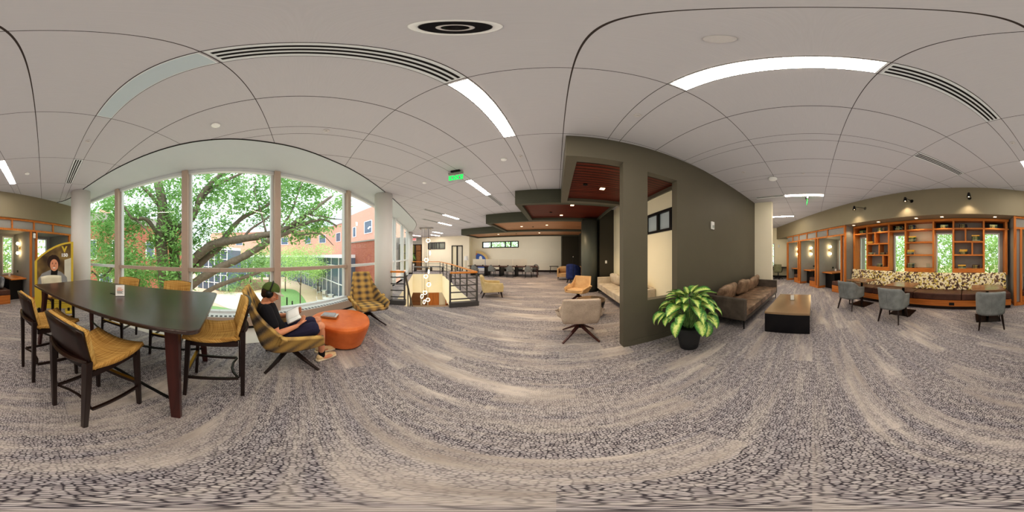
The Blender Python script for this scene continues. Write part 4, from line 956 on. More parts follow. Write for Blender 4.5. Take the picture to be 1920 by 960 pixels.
stack(-.26, z3, [GG, BK_, FG, BK_, YE], 'on upper shelf of the last unit'); stack(.12, z2, [BK_, DG, MU, YE], 'on middle shelf of the last unit'); stack(.17, z1, [GG, DG, YE], 'on bottom shelf of the last unit, booth side'); stack(-.27, z1, [BR, BK_, BR], 'on bottom shelf of the last unit, poster side')
tag(MB(WM).wbox(1.2, 1.31, 5.1, 5.13, 1.117, 1.26).build('table_sign', m['acrylic']), 'small clear sign holder on bottom shelf of the middle bookcase unit', 'sign holder')
# bench
t = thing('banquette', 'long built-in bench with brown leather seats and camouflage patterned back under the bookcase', 'bench', wp(1.5, 4.36), WA)
def bb(mb, s0, s1, t0, t1, z0, z1): return mb.box(s0 - 1.5, s1 - 1.5, -(t1 - 4.36), -(t0 - 4.36), z0, z1)
S0, S1 = -1.2, 4.22
bb(MB(), S0, S1, 4.41, 5.3, 0, .1).build('plinth', m['wood_dark'], t); bb(MB(), S0, S1, 4.36, 5.3, .1, .245).build('base', m['wood_cherry_h'], t)
bb(MB(), S0, S1, 4.33, 4.4, .245, .275).build('seat_edge', m['wood_cherry_h'], t)
n = 4; w = (S1 - S0) / n
for i in range(n):
    a = S0 + w * i
    bb(MB(), a + .004, a + w - .004, 4.345, 4.96, .275, .47).build('seat_cushion', m['leather_seat'], t, bevel=.03, seg=3)
    mb = MB(); k = [(4.87, .47), (4.94, .97), (5.0, .985), (5.0, .47)]
    mb.add([(s - 1.5, -(q - 4.36), z) for s in (a + .004, a + w - .004) for q, z in k], [(0, 1, 2, 3), (7, 6, 5, 4), (0, 4, 5, 1), (1, 5, 6, 2), (2, 6, 7, 3), (3, 7, 4, 0)])
    mb.build('back_cushion', m['camo'], t, bevel=.015, seg=3)
for s in (.42, 2.3): bb(MB(), s - .07, s + .07, 4.35, 4.36, .13, .21).build('socket_plate', m['black'], t)
# cafe tables and their armchairs
def cafe_table(s, tt, label):
    t = thing('cafe_table', label, 'table', wp(s, tt), WA, 'square cafe tables along the bench')
    MB().prism(rrect(.71, .66, .05), .745, .772).build('tabletop', wt, t, bevel=.004)
    MB().lathe([(.035, .02), (.035, .74)], 18).build('pedestal', m['black_metal'], t, smooth=False); MB().prism(rrect(.54, .54, .01), 0, .012).build('base_plate', m['black_metal'], t)
    MB().box(-.2, .2, -.2, .2, .735, .745).build('top_bracket', m['black_metal'], t); return t
wt = wood('brown walnut cafe table top', srgb(112, 82, 58), srgb(150, 116, 86), .22, 0, 8)
cafe_table(3.0, 3.97, 'square walnut cafe table before the bench, nearest the booths')
cafe_table(1.60, 3.86, 'square walnut cafe table before the middle of the bench')
cafe_table(-.46, 3.74, 'square walnut cafe table at the poster end of the bench')
def armchair(label):
    t = thing('armchair', label, 'chair', group='grey tub armchairs at the cafe tables')
    def fn(u, v):
        a = PI * (-.12 + 1.24 * u); c, s_ = math.cos(a), math.sin(a)
        rx, ry = .265, .26; e = lambda q, p: math.copysign(abs(q) ** p, q)
        x = rx * e(c, .62) * (1 + .05 * v); y = -.02 - ry * e(s_, .7)
        back = max(0, min(1, (-.0 - y) / .2)); back = back * back * (3 - 2 * back); top = .655 - .06 * max(0, y / .2) + .155 * back
        if y > .0: y = y * 2.3
        return (x + .0, y - .06 * v * back, .335 + (top - .335) * v)
    MB().grid(fn, 40, 10).build('shell', m['gray_fabric'], t, smooth=True, solid=.05, offs=0, bevel=0)
    MB().prism([(x * .95, y * 1.0 - .0) for x, y in rrect(.50, .50, .1)], .33, .46).build('seat', m['gray_fabric'], t, bevel=.03, seg=3)
    for sx in (-1, 1):
        MB().bar((sx * .2, .19, .34), (sx * .235, .24, 0), .04, .04, .022, .022).build('leg', m['wood_dark'], t)
        MB().bar((sx * .2, -.2, .34), (sx * .24, -.29, 0), .04, .04, .022, .022).build('leg', m['wood_dark'], t)
    MB().bar((0, -.306, .36), (0, -.358, .73), .003, .003).build('back_seam', m['gray_metal'], t)
    return t
ac = armchair('grey tweed tub armchair at the cafe table nearest the booths'); ac.location = wp(3.0, 3.47); ac.rotation_euler = (0, 0, WA + PI + R(4))
dup(ac, wp(1.60, 3.31), WA + PI, 'grey tweed tub armchair at the middle cafe table')
dup(ac, wp(-.47, 3.31), WA + PI - R(3), 'grey tweed tub armchair at the poster end of the bench, back square to the camera')
# swing-arm wall lamps on the soffit
def wall_lamp(s, ds, dt, label):
    t = thing('wall_lamp', label, 'wall lamp', wp(s, 4.5, 3.17), WA, 'black swing arm lamps on the soffit')
    MB().lathe([(.055, 0), (.055, .02), (.03, .03)], 20, M=Matrix.Rotation(PI / 2, 4, 'X')).build('wall_plate', m['black'], t)
    MB().tube([(0, .03, 0), (ds * .5, dt * .7, .03), (ds, dt, .06)], .007, 6).build('arm', m['black'], t)
    sh_ = MB().lathe([(.025, .09), (.032, .085), (.045, .03), (.062, -.05), (.058, -.05), (.03, .06), (.01, .07)], 20, (ds, dt, 0)).build('lamp_shade', m['black'], t)
    MB().ball((ds, dt, -.01), .025, 12, 8).build('bulb', m['bulb'], sh_); return wp(s + ds, 4.5 - dt, 3.1)
LAMPS = [wall_lamp(3.26, .3, .22, 'black swing arm wall lamp nearest the booths, arm out to the left'), wall_lamp(1.60, .14, .16, 'black swing arm wall lamp over the middle cafe table'), wall_lamp(-.06, .02, .2, 'black swing arm wall lamp above the last bookcase unit')]
# booth furniture
def booth(table, bench, side, tl, bl, cushion_extra=None):
    a, b = table; t = thing('booth_table', tl, 'table', wp((a + b) / 2, 5.3), WA); h = (b - a) / 2
    MB().box(-h, h, -.49, .5, .71, .755).build('tabletop', m['wood_cherry_h'], t, bevel=.004); MB().box(-h + .05, h - .02, -.49, .3, .0, .71).build('under_table_shade', m['black'], t) if side else None  # black box puts the shade below the tabletop into solid form
    a, b = bench; t = thing('booth_bench', bl, 'bench', wp((a + b) / 2, 5.2), WA); h = (b - a) / 2
    MB().box(-h, h, -.58, .62, 0, .28).build('base', m['wood_cherry_h'], t); MB().box(-h + .05, h - .05, .62, .628, .05, .24).build('drawer_panel', m['wood_cherry_h'], t)
    MB().box(-h, h, -.58, .62, .285, .45).build('seat_cushion', m['leather_seat'], t, bevel=.025, seg=3)
    MB().box(-h if side < 0 else h - .08, -h + .08 if side < 0 else h, -.55, .5, .45, .95).build('back_cushion', m['panel_gray'], t, bevel=.02)
booth((5.25, 5.94), (4.52, 5.02), -1, 'cherry wood table inside the booth nearest the bookcase', 'brown leather bench in the booth nearest the bookcase')
booth((6.85, 7.54), (6.21, 6.66), -1, 'cherry wood table inside the middle booth', 'brown leather bench in the middle booth')
booth((8.35, 8.98), (7.81, 8.22), -1, 'cherry wood table inside the booth farthest along the wall', 'brown leather bench in the booth farthest along the wall')
booth((-2.69, -2.12), (-2.0, -1.61), 1, 'cherry wood table in the booth just left of the poster stand', 'brown leather bench in the booth between bench end and poster stand')
def pillow(u, v):
    a = 2 * PI * u; b_ = PI * (v - .5); e = lambda c, p: math.copysign(abs(c) ** p, c)
    return (e(math.sin(b_), .8) * .08, .22 * e(math.cos(b_) * math.cos(a), .6), .2 + .2 * e(math.cos(b_) * math.sin(a), .6))
o = tag(MB().grid(pillow, 28, 12, True).build('throw_pillow', m['pillow_fabric'], smooth=True), 'grey figured throw pillow on the booth bench right of the bookcase', 'pillow'); o.location = wp(-1.79, 4.95, .455); o.rotation_euler = (0, R(-8), WA)
def globe_sconce(s, t_, dirn, label, z=1.78):
    t = thing('globe_sconce', label, 'wall lamp', wp(s, t_, z), WA + (0 if dirn > 0 else PI), 'twin globe sconces in the booths')
    MB().lathe([(.045, 0), (.045, .02)], 16, M=Matrix.Rotation(-PI / 2, 4, 'Y')).build('wall_plate', m['brass'], t)
    MB().tube([(-.02, 0, 0), (-.1, 0, 0)], .008, 6).build('arm', m['black_metal'], t); MB().tube([(-.1, 0, -.16), (-.1, 0, .16)], .008, 6).build('stem', m['black_metal'], t)
    for s_ in (-1, 1): MB().ball((-.1, 0, s_ * .17), .055, 18, 12).build('globe', m['bulb'], t, smooth=True)
for s, l in ((5.95, 'twin globe sconce in the booth nearest the bookcase'), (7.55, 'twin globe sconce in the middle booth'), (9.0, 'twin globe sconce in the booth farthest along the wall')): globe_sconce(s, 5.25, 1, l)
globe_sconce(-2.7, 5.3, -1, 'twin globe sconce in the booth just left of the poster stand')
for i, (s, tt, sg, lab) in enumerate(((5.945, 5.5, 1, 'black socket above the table in the booth nearest the bookcase'), (7.545, 5.5, 1, 'black socket above the table in the middle booth'), (-2.695, 5.5, -1, 'black socket above the table in the booth left of the poster stand'))):
    o = tag(MB().box(-.006, .006, -.05, .05, -.04, .04).build('wall_socket', m['black'], bevel=.003), lab, 'socket'); o.location = wp(s, tt, .92); o.rotation_euler = (0, 0, WA)
t = thing('wall_notice', 'small white card holder on the post between two booths by the poster stand', 'sign', wp(-2.84, 4.55, 2.17), WA)
MB().box(-.045, .045, 0, .012, -.08, .08).build('plate', m['white'], t)
for s_, tt, l in ((5.7, 5.45, 'small clear sign holder on the table in the booth nearest the bookcase'), (-2.3, 5.35, 'small clear sign holder on the table in the booth left of the poster stand')):
    t = thing('table_sign', l, 'sign holder', wp(s_, tt, .755), WA + R(20)); MB().box(-.05, .05, -.035, .035, 0, .005).build('base', m['acrylic'], t); MB().box(-.045, .045, -.003, .003, .005, .12).build('card', m['paper'], t)
t = thing('wall_strobe', 'white alarm strobe on the cream wall at the end of the corridor', 'alarm', (11.3, 2.35, 2.2), -PI / 2); MB().box(-.06, .06, -.04, .0, -.1, .1).build('housing', m['white'], t, bevel=.008)
# desk and office chair at the end of the corridor
t = thing('corridor_desk', 'dark wall desk under the window at the end of the corridor', 'desk', (10.95, 1.95, 0))
MB().box(-.34, .34, -.95, 1.2, .7, .75).build('desktop', m['black'], t); MB().box(.3, .34, -.95, 1.2, .0, .12).build('back_rail', m['black'], t)
for y in (-.92, 1.17): MB().box(-.3, .34, y - .025, y + .025, 0, .7).build('leg', m['black'], t)
t = thing('office_chair', 'olive grey office chair on castors at the corridor desk', 'chair', (10.35, 2.2, 0), face(1, .1))
def ob(u, v): x = (u - .5) * 2; return (x * .24, -.22 - .05 * (1 - x * x) - .06 * v, .48 + .5 * v)
og = fabric('olive grey office cloth', srgb(112, 112, 86), srgb(146, 146, 116)); MB().grid(ob, 10, 8).build('backrest', og, t, smooth=True, solid=.05)
MB().prism(rrect(.48, .48, .1), .43, .5).build('seat', og, t, bevel=.02); MB().lathe([(.03, .1), (.03, .43)], 12).build('gas_column', m['black'], t)
for k in range(5):
    a = 2 * PI * k / 5; l = MB().bar((0, 0, .12), (.28 * math.cos(a), .28 * math.sin(a), .07), .04, .04, .03, .03).build('star_leg', m['black'], t); MB().ball((.28 * math.cos(a), .28 * math.sin(a), .03), .03, 10, 8).build('castor', m['black'], l)
for s in (-1, 1): MB().tube([(s * .24, -.1, .46), (s * .29, -.05, .66), (s * .29, .12, .67)], .018, 6).build('armrest', m['black'], t)
# ------------------------------------------------------------------ stair railings (stair frame: g across, e away from the camera)
def rail_thing(label): return thing('stair_railing', label, 'railing', sp(0, 0), SA)
BZ = (.24, .445, .65, .855)
def panel(t, A, B, posts=True, base=False, bar=.022, n=1, slope=0):
    A, B = V(A), V(B); L = (B - A).length
    for z in BZ: MB().bar((A.x, A.y, A.z + z), (B.x, B.y, B.z + z), bar * 1.6 if base else bar, bar * 1.4 if base else bar).build('rail_bar', m['gray_metal'], t)
    h = MB().bar((A.x, A.y, A.z + 1.02), (B.x, B.y, B.z + 1.02), .075, .055).build('handrail', m['wood_rail'], t, bevel=.02, seg=3)
    for k in range(n + 1):
        p = A.lerp(B, k / n); MB().bar((p.x, p.y, p.z), (p.x, p.y, p.z + 1.0), .05, .022).build('post', m['gray_metal'], t)
t = rail_thing('long stair railing with honey oak handrail and dark steel bars round the stairwell')
panel(t, (.44, .0, 0), (1.24, .0, 0), base=True); MB().box(.42, 1.28, -.06, .1, 0, .14).build('base_plate', m['gray_metal'], t)
panel(t, (1.24, .03, 0), (1.27, 4.6, 0), n=4); panel(t, (1.27, 4.6, 0), (1.05, 8.9, 0), n=3); panel(t, (1.05, 8.9, 0), (-1.25, 9.05, 0), n=2)
t = rail_thing('short stair railing beside the column with a handrail running down the stairs')
panel(t, (-1.62, .28, 0), (-.88, .33, 0), base=True); MB().box(-1.66, -.84, .22, .42, 0, .14).build('base_plate', m['gray_metal'], t)
MB().bar((-.88, .36, 1.0), (-.88, 3.6, -1.1), .05, .06).build('sloping_handrail', m['gray_metal'], t); MB().bar((-.84, .36, .86), (-.84, 3.6, -1.24), .04, .05).build('sloping_rail', m['gray_metal'], t)
for e in (1.2, 2.2, 3.2): z = 1.0 - (e - .36) * .648; MB().bar((-.86, e, z - .9), (-.86, e, z), .04, .02).build('post', m['gray_metal'], t)
# ring pendants
cm = V((-8.2, 8.0)); t = thing('pendant_canopy', 'branched steel ceiling plate that the ring pendants hang from', 'ceiling fixture', (cm.x, cm.y, CEIL), SA)
MB().box(-.5, .5, -.03, .03, -.06, -.004).build('plate', m['chrome'], t)
for k in range(3): MB().box(-.42 + .36 * k, -.36 + .36 * k, -.35, .35, -.09, -.06).build('arm', m['chrome'], t)
RG = [(802.7, 2.585, 1, 'topmost ring'), (806.2, 1.72, 0, 'second ring from the top'), (799.4, 1.218, 1, 'third ring from the top'), (803.8, .399, 0, 'fourth ring from the top'), (798.5, .058, 1, 'fifth ring from the top'), (804.0, -.528, .6, 'sixth ring from the top'), (796.9, -1.115, 1, 'fourth ring from the bottom'), (791.2, -1.389, .3, 'third ring from the bottom'), (802.3, -1.649, 1, 'second ring from the bottom'), (795.4, -1.809, .2, 'lowest ring')]
for u, z, f, l in RG:
    a = (u - 1043) * 2 * PI / 1920; x, y = 11.45 * math.sin(a), 11.45 * math.cos(a)
    t = thing('ring_pendant', l + ' of the glowing pendant cluster over the stairwell', 'pendant light', (x, y, CEIL), face(-x, -y) + R(75 * (1 - f)), 'glowing ring pendants over the stairwell')
    r = .13 if f == 1 else .15
    MB().tube([(r * math.cos(2 * PI * k / 28), 0, z - CEIL + r * math.sin(2 * PI * k / 28)) for k in range(28)], .029, 8, True).build('ring', m['ring_glow'], t, smooth=True)
    MB().tube([(0, 0, -.08), (0, 0, z - CEIL + r + .03)], .006, 5).build('cord', m['black'], t); MB().lathe([(.03, z - CEIL + r), (.03, z - CEIL + r + .1)], 12).build('socket', m['brass'], t)
# club armchair beside the railing
t = thing('club_armchair', 'pale olive club armchair with tapered legs facing away beside the stair railing', 'armchair', (-2.32, 5.55, 0), face(.86, .5))
cf = m['club_fabric']
def clb(u, v): x = (u - .5) * 2; return (x * .33, -.27 - .1 * v - .02 * (1 - x * x), .2 + .58 * v)
MB().grid(clb, 8, 8).build('backrest', cf, t, smooth=True, solid=.12, offs=0, bevel=.02)
for s in (-1, 1): MB().add([(x, y, z) for x in (s * .28, s * .38) for y, z in ((-.33, .2), (.36, .22), (.36, .53), (-.1, .55), (-.34, .6))], [(0, 1, 2, 3, 4), (9, 8, 7, 6, 5), (0, 5, 6, 1), (1, 6, 7, 2), (2, 7, 8, 3), (3, 8, 9, 4), (4, 9, 5, 0)]).build('arm', cf, t, bevel=.025, seg=3)
MB().box(-.28, .28, -.28, .38, .2, .3).build('seat_base', cf, t); MB().box(-.275, .275, -.24, .4, .3, .44).build('seat_cushion', cf, t, bevel=.03, seg=3)
for sx in (-1, 1):
    for sy in (-1, 1): MB().bar((sx * .3, sy * .29, .2), (sx * .34, sy * .36 - .03, 0), .045, .045, .025, .025).build('leg', m['wood_dark'], t)
# long study table with frosted screens, chairs on both sides
a, b = V((-6.55, 10.85)), V((-1.31, 11.35)); dd = (b - a).normalized(); dz = math.atan2(dd.y, dd.x); L = (b - a).length; nn = V((-dd.y, dd.x))
mid = (a + b) / 2 + nn * .72
t = thing('study_table', 'long dark study table before the far white wall', 'table', (mid.x, mid.y, 0), dz)
MB().box(-L / 2, L / 2, -.75, .75, .70, .75).build('tabletop', m['wood_leg'], t); MB().box(L / 2 - .06, L / 2, -.75, .75, 0, .7).build('end_panel', m['wood_leg'], t)
for x in (-2.4, -1.25, -.1, 1.05): MB().box(x - .06, x + .06, -.6, .6, 0, .7).build('leg', m['black'], t)
t2 = thing('screen_divider', 'row of frosted glass screens standing along the study table', 'screen', (mid.x, mid.y, .75), dz)
for k in range(4):
    x0 = -L / 2 + .12 + k * (L - .9) / 4; MB().box(x0, x0 + (L - .9) / 4 - .04, -.006, .006, .01, .5).build('screen', m['frost'], t2)
    MB().box(x0 + .02, x0 + .06, -.012, .012, 0, .03).build('clamp', m['chrome'], t2)
for k in range(8):
    p = mid + dd * (-2.2 + .66 * k) ; o = tag(MB().box(-.04, .04, -.04, .04, 0, .07).build('desk_socket', m['black']), 'small black power block on the study table, %s from its right end' % ['eighth', 'seventh', 'sixth', 'fifth', 'fourth', 'third', 'second', 'first'][k], 'socket', 'power blocks on the study table'); o.location = (p.x - nn.x * .3, p.y - nn.y * .3, .75)
def study_chair(label):
    t = thing('study_chair', label, 'chair', group='grey chairs at the long study table')
    def fn(u, v):
        q = PI * (.02 + .96 * u); return (.25 * math.cos(q) * (1 + .03 * v), -.02 - .24 * math.sin(q) - .05 * v * math.sin(q), .42 + (.2 + .22 * math.sin(q) ** 2) * v)
    MB().grid(fn, 20, 6).build('backrest', m['gray_fabric'], t, smooth=True, solid=.04, offs=0); MB().prism(rrect(.5, .48, .1), .40, .48).build('seat', m['gray_fabric'], t, bevel=.02)
    for sx in (-1, 1):
        for sy in (-1, 1): MB().bar((sx * .19, sy * .18, .41), (sx * .22, sy * .21, 0), .03, .03, .02, .02).build('leg', m['black'], t)
    return t
sc0 = None
for k, x in enumerate((-1.96, -.62, .73, 2.0)):
    for s in (-1, 1):
        p = mid + dd * (x + (.45 if s > 0 else 0)) + nn * (s * .88); rz = dz + (0 if s < 0 else PI)
        l = 'grey study chair, %s side of the study table, %s from its right end' % ('near' if s < 0 else 'wall', ['fourth', 'third', 'second', 'first'][k])
        if sc0 is None: sc0 = study_chair(l); sc0.location = (p.x, p.y, 0); sc0.rotation_euler = (0, 0, rz)
        else: dup(sc0, (p.x, p.y, 0), rz, l)
# arched picture on the far wall
t = thing('arched_board', 'quarter-round blue and yellow display board against the far white wall', 'display board', (-8.0, 14.9, 0), 0)
def qa(r): return [(0, .3)] + [(r * math.cos(PI / 2 * k / 12), 1.02 + (r - .4) * math.sin(PI / 2 * k / 12)) for k in range(13)][::-1] + [(r, .3)]
for nm, r, y, mt in (('board', 1.42, 0, plain('sand print', srgb(214, 186, 132), .7)), ('blue_print', 1.15, -.012, plain('blue print', srgb(78, 110, 178), .6, var=.25, scale=3))):
    P = qa(r); n = len(P); MB().add([(x, y - .012, z) for x, z in P] + [(x, y + .01, z) for x, z in P], [tuple(range(n)), tuple(range(2 * n - 1, n - 1, -1))] + [(i, n + i, n + (i + 1) % n, (i + 1) % n) for i in range(n)]).build(nm, mt, t)
MB().ball((.55, -.02, 1.25), (.22, .008, .3), 16, 10).build('pale_figure', m['paper'], t); MB().box(.02, .14, -.04, -.024, 1.62, 1.75).build('emblem', plain('orange print', srgb(214, 120, 70), .7), t); MB().box(.1, 1.3, -.2, .2, 0, .3).build('foot', m['white'], t)
# floor lamp with a paper shade by the slanted wall
pf = FM @ V((.25, .45, 0)); t = thing('floor_lamp', 'white shaded lamp on a thin stand by the far doorway', 'floor lamp', pf)
MB().lathe([(.14, 0), (.14, .02), (.015, .03), (.015, 1.1)], 16).build('stand', m['chrome'], t); MB().lathe([(.2, 1.08), (.15, 1.5)], 20).build('lamp_shade', m['paper'], t)
# benches and plant by the lobby
for k, (x, y, l) in enumerate(((3.0, 1.1, 'long grey low bench by the slanted white wall'), (4.3, 2.0, 'pale grey low bench nearer the lobby glass'))):
    p = FM @ V((x, y, 0)); t = thing('lobby_bench', l, 'bench', p, math.atan2(dA.y, dA.x)); MB().box(-.7, .7, -.25, .25, .4, .48).build('seat', m['gray_fabric'], t)
    for s in (-1, 1): MB().box(s * .6 - .03, s * .6 + .03, -.22, .22, 0, .4).build('leg', m['black'], t)
p = BMx @ V((1.1, .5, 0)); t = thing('potted_plant', 'green leafy plant before the lobby glass beyond the stairwell', 'plant', p)
MB().lathe([(.2, 0), (.26, .7), (.24, .7), (.2, .66)], 20).build('pot', m['white'], t); lf = MB()
for k in range(70):
    a = rnd.uniform(0, 2 * PI); q = rnd.uniform(.1, 1); d = V((math.cos(a), math.sin(a), 0)); P0 = V((0, 0, .7)); P1 = d * .3 * q + V((0, 0, 1.2 + .5 * (1 - q) + rnd.uniform(0, .3))); P2 = d * (.75 * q) + V((0, 0, 1.0 + .75 * (1 - q) + rnd.uniform(-.2, .3))); s = V((-d.y, d.x, 0)) * .05
    lf.add([P0 - s * .2, P0 + s * .2, P1 + s, P1 - s, P2], [(0, 1, 2, 3), (3, 2, 4)])
lf.build('leaves', m['leaf_mid'], t)
# blue high-backed chair, reading lamp, far side table
t = thing('high_back_chair', 'navy blue high-backed chair beside the dark round column', 'chair', (.95, 9.15, 0), face(.5, .9))
def hbk(u, v): q = PI * (-.05 + 1.1 * u); return (.40 * math.cos(q), .05 - .36 * math.sin(q), .25 + v * (.82 if True else 0) * (1 - .25 * (1 - math.sin(max(0, min(PI, q)))) ))
MB().grid(hbk, 24, 8).build('shell', m['blue_fabric'], t, smooth=True, solid=.06, offs=0); MB().prism(rrect(.62, .6, .15), .2, .45).build('seat', m['blue_fabric'], t, bevel=.03)
for sx in (-1, 1):
    for sy in (-1, 1): MB().bar((sx * .22, sy * .2, .2), (sx * .27, sy * .25, 0), .04).build('leg', m['black'], t)
t = thing('reading_lamp', 'thin black floor lamp in front of the navy blue chair', 'floor lamp', (.86, 8.2, 0))
MB().lathe([(.11, 0), (.11, .015), (.012, .02), (.012, 1.45)], 14).build('stand', m['black'], t); MB().ball((.0, 0, 1.46), (.03, .03, .04), 10, 8).build('head', m['chrome'], t)
t = thing('side_table', 'small dark side table against the far white wall left of the loveseat', 'side table', (-.2, 14.5, 0))
MB().box(-.4, .4, -.3, .3, .56, .6).build('tabletop', m['wood_dark'], t)
for sx in (-1, 1):
    for sy in (-1, 1): MB().bar((sx * .3, sy * .2, .56), (sx * .36, sy * .26, 0), .04).build('leg', m['wood_dark'], t)
# lower storey glimpsed through the stairwell
for k, (g, l) in enumerate(((-1.2, 'brown timber door in the lower storey, left of the stairwell view'), (.75, 'orange timber door in the lower storey below the stairwell'), (-.2, 'narrow timber panel in the lower storey beside the pendants'))):
    t = thing('timber_panel', l, 'door', sp(g, 12.55, -4.2), SA); MB().box(-.55 if k < 2 else -.25, .55 if k < 2 else .25, -.05, .04, 0, 2.58).build('leaf', m['wood_brown'] if k != 1 else m['wood_cherry'], t)
t = thing('wall_shelf', 'tall cherry bookshelf in the lower storey below the stairwell', 'bookcase', sp(3.3, 12.3, -4.2), SA)
MB().box(-1.3, 1.3, .2, .24, 0, 2.62).build('back_panel', m['wood_cherry'], t)
for k in range(6): MB().box(-1.3, 1.3, -.1, .2, .1 + .48 * k, .14 + .48 * k).build('shelf', m['wood_cherry_h'], t)
for k in range(5): MB().box(-1.3 + .65 * k - .02, -1.3 + .65 * k + .02, -.1, .2, 0, 2.6).build('upright', m['wood_cherry'], t)
for k in range(5):
    for j in range(4):
        if (k + j) % 3 == 2: continue
        w = .3 + .1 * ((k * 3 + j) % 3); o = MB().box(-1.25 + .65 * j, -1.25 + .65 * j + w, -.05, .15, .14 + .48 * k, .14 + .48 * k + .26).build('row_of_books', [m['leather_seat'], m['paper'], m['gray_metal'], m['wood_brown']][(k + 2 * j) % 4], t); o['kind'] = 'stuff'
# exit signs
def exit_sign(label, loc, rz, mat, w=.34, both=True):
    t = thing('exit_sign', label, 'sign', loc, rz)
    MB().box(-.1, .1, -.05, .05, -.035, -.002).build('mount', m['black'], t); MB().box(-w / 2, w / 2, -.022, .022, -.085, -.035).build('bracket', m['chrome'], t)
    MB().box(-w / 2 + .01, w / 2 - .01, -.004, .004, -.30, -.085).build('acrylic_plate', m['acrylic'], t)
    text('letters', 'EXIT', .165, mat, t, Matrix.Translation((0, -.006, -.19)) @ UPX, .001, .004); text('letters', 'EXIT', .165, mat, t, Matrix.Rotation(PI, 4, 'Z') @ Matrix.Translation((0, -.006, -.19)) @ UPX, .001, .004); return t
exit_sign('green EXIT sign hanging from the ceiling between bay window and canopies', (-2.02, 2.85, CEIL), face(-.25, .97) , m['exit_green'])
exit_sign('green EXIT sign seen edge on, over the corridor past the dark wall', (5.35, .17, CEIL), math.atan2(.17, 5.35) + R(4), m['exit_green'])
p = BMx @ V((.9, .06, 3.28)); t = thing('exit_sign', 'red EXIT sign above the lobby door beyond the stairwell', 'sign', p, math.atan2(dB.y, dB.x) + PI)
MB().box(-.3, .3, 0, .03, -.16, .16).build('plate', m['white'], t); text('letters', 'EXIT', .26, m['exit_red'], t, Matrix.Translation((0, -.006, 0)) @ UPX, .001, .008)
# ------------------------------------------------------------------ ceiling fittings
SX = lambda k: .09 + .7175 + 1.435 * (k - 1)
def strip(k, y0, y1, label, kind='light', n=3):
    cx = SX(k); t = thing('ceiling_light' if kind == 'light' else 'air_diffuser' if kind == 'vent' else 'blank_light', label, {'light': 'ceiling light', 'vent': 'air vent', 'blank': 'ceiling light'}[kind], (cx, (y0 + y1) / 2, CEIL))
    h = (y1 - y0) / 2 - .012; e = .078
    f = MB()
    f.box(-e - .008, -e, -h, h, -.008, -.002); f.box(e, e + .008, -h, h, -.008, -.002); f.box(-e, e, -h, -h + .01, -.008, -.002); f.box(-e, e, h - .01, h, -.008, -.002)
    f.build('frame', m['frame_white'], t)
    if kind == 'light': MB().box(-e, e, -h + .01, h - .01, -.006, -.003).build('lens', m['lamp_white' if abs(y0) < 3 or y0 == .9 else 'lamp_far'], t)
    elif kind == 'blank': MB().box(-e, e, -h + .01, h - .01, -.006, -.003).build('lens', m['blank_panel'], t)
    else:
        MB().box(-e, e, -h + .01, h - .01, -.005, -.002).build('back_plate', m['frame_white'], t)
        for j in range(n): x = -.045 + .045 * j; MB().box(x - .011, x + .011, -h + .015, h - .015, -.0075, -.005).build('slot', m['black'], t)
    return t
g = lambda j: -.38 + 1.265 * j
strip(0, g(1), g(2), 'lit linear ceiling light left of the canopies, next to the slotted vent'); strip(0, g(0), g(1), 'long black slotted vent in the ceiling above the bay window side', 'vent'); strip(0, g(-1), g(0), 'unlit grey linear panel in line with the slotted vent', 'blank'); strip(0, g(-3), g(-2), 'short slotted vent in the ceiling near the poster stand', 'vent')
strip(1, g(0), g(1), 'lit linear ceiling light nearest the dark wall'); strip(1, g(-1), g(0), 'long black slotted vent in line with the light by the dark wall', 'vent'); strip(1, g(-3), g(-2), 'lit linear ceiling light near the booth side of the poster stand')
strip(2, g(-2), g(-1), 'slotted vent in the ceiling over the cafe tables', 'vent')
strip(4, g(0), g(1), 'lit linear ceiling light over the leather sofa end of the room'); strip(4, g(1), g(1) + .95, 'thin vent line beyond the light over the sofa end', 'vent', 2); strip(6, g(1), g(2), 'lit linear ceiling light down the corridor past the white wall stub')
strip(-1, g(3), g(4), 'lit linear ceiling light just beyond the green EXIT sign'); strip(-1, g(4), g(5), 'grille vent in line with the light beyond the green EXIT sign', 'vent')
strip(-3, g(5), g(6), 'lit linear ceiling light over the club armchair side, third row'); strip(-3, g(4), g(5), 'vent before the third row ceiling light', 'vent'); strip(-3, g(6), g(7), 'vent behind the third row ceiling light', 'vent')
strip(-4, g(6), g(7), 'lit linear ceiling light over the stairwell, fourth row'); strip(-4, g(5), g(6), 'vent before the fourth row ceiling light', 'vent')
strip(-6, g(8), g(9), 'lit linear ceiling light near the far slanted wall, sixth row'); strip(-7, g(9), g(10), 'lit linear ceiling light near the far slanted wall, seventh row'); strip(-8, g(8), g(9), 'lit linear ceiling light by the lobby door')
t = thing('ceiling_speaker', 'big black round ceiling unit with a pale lens ring almost overhead', 'ceiling device', (-.20, .28, CEIL))
MB().lathe([(.0, -.004), (.098, -.005), (.1, -.001)][::-1], 40).build('trim_ring', m['white'], t); MB().lathe([(.079, -.0055), (.077, -.012), (.05, -.014), (.0, -.014)], 40).build('black_disc', m['black_gloss'], t)
MB().tube([(.036 * math.cos(2 * PI * k / 30), .036 * math.sin(2 * PI * k / 30), -.015) for k in range(30)], .006, 8, True).build('lens_ring', m['speaker_gray'], t); MB().ball((0, 0, -.014), (.03, .03, .012), 16, 8).build('lens', m['black_gloss'], t)
t = thing('ceiling_speaker', 'flat pale round speaker grille in the ceiling before the linear light', 'ceiling device', (.415, .264, CEIL)); MB().lathe([(.052, -.002), (.052, -.008), (.046, -.010), (0, -.011)], 32).build('grille', m['speaker_gray'], t)
sk = None
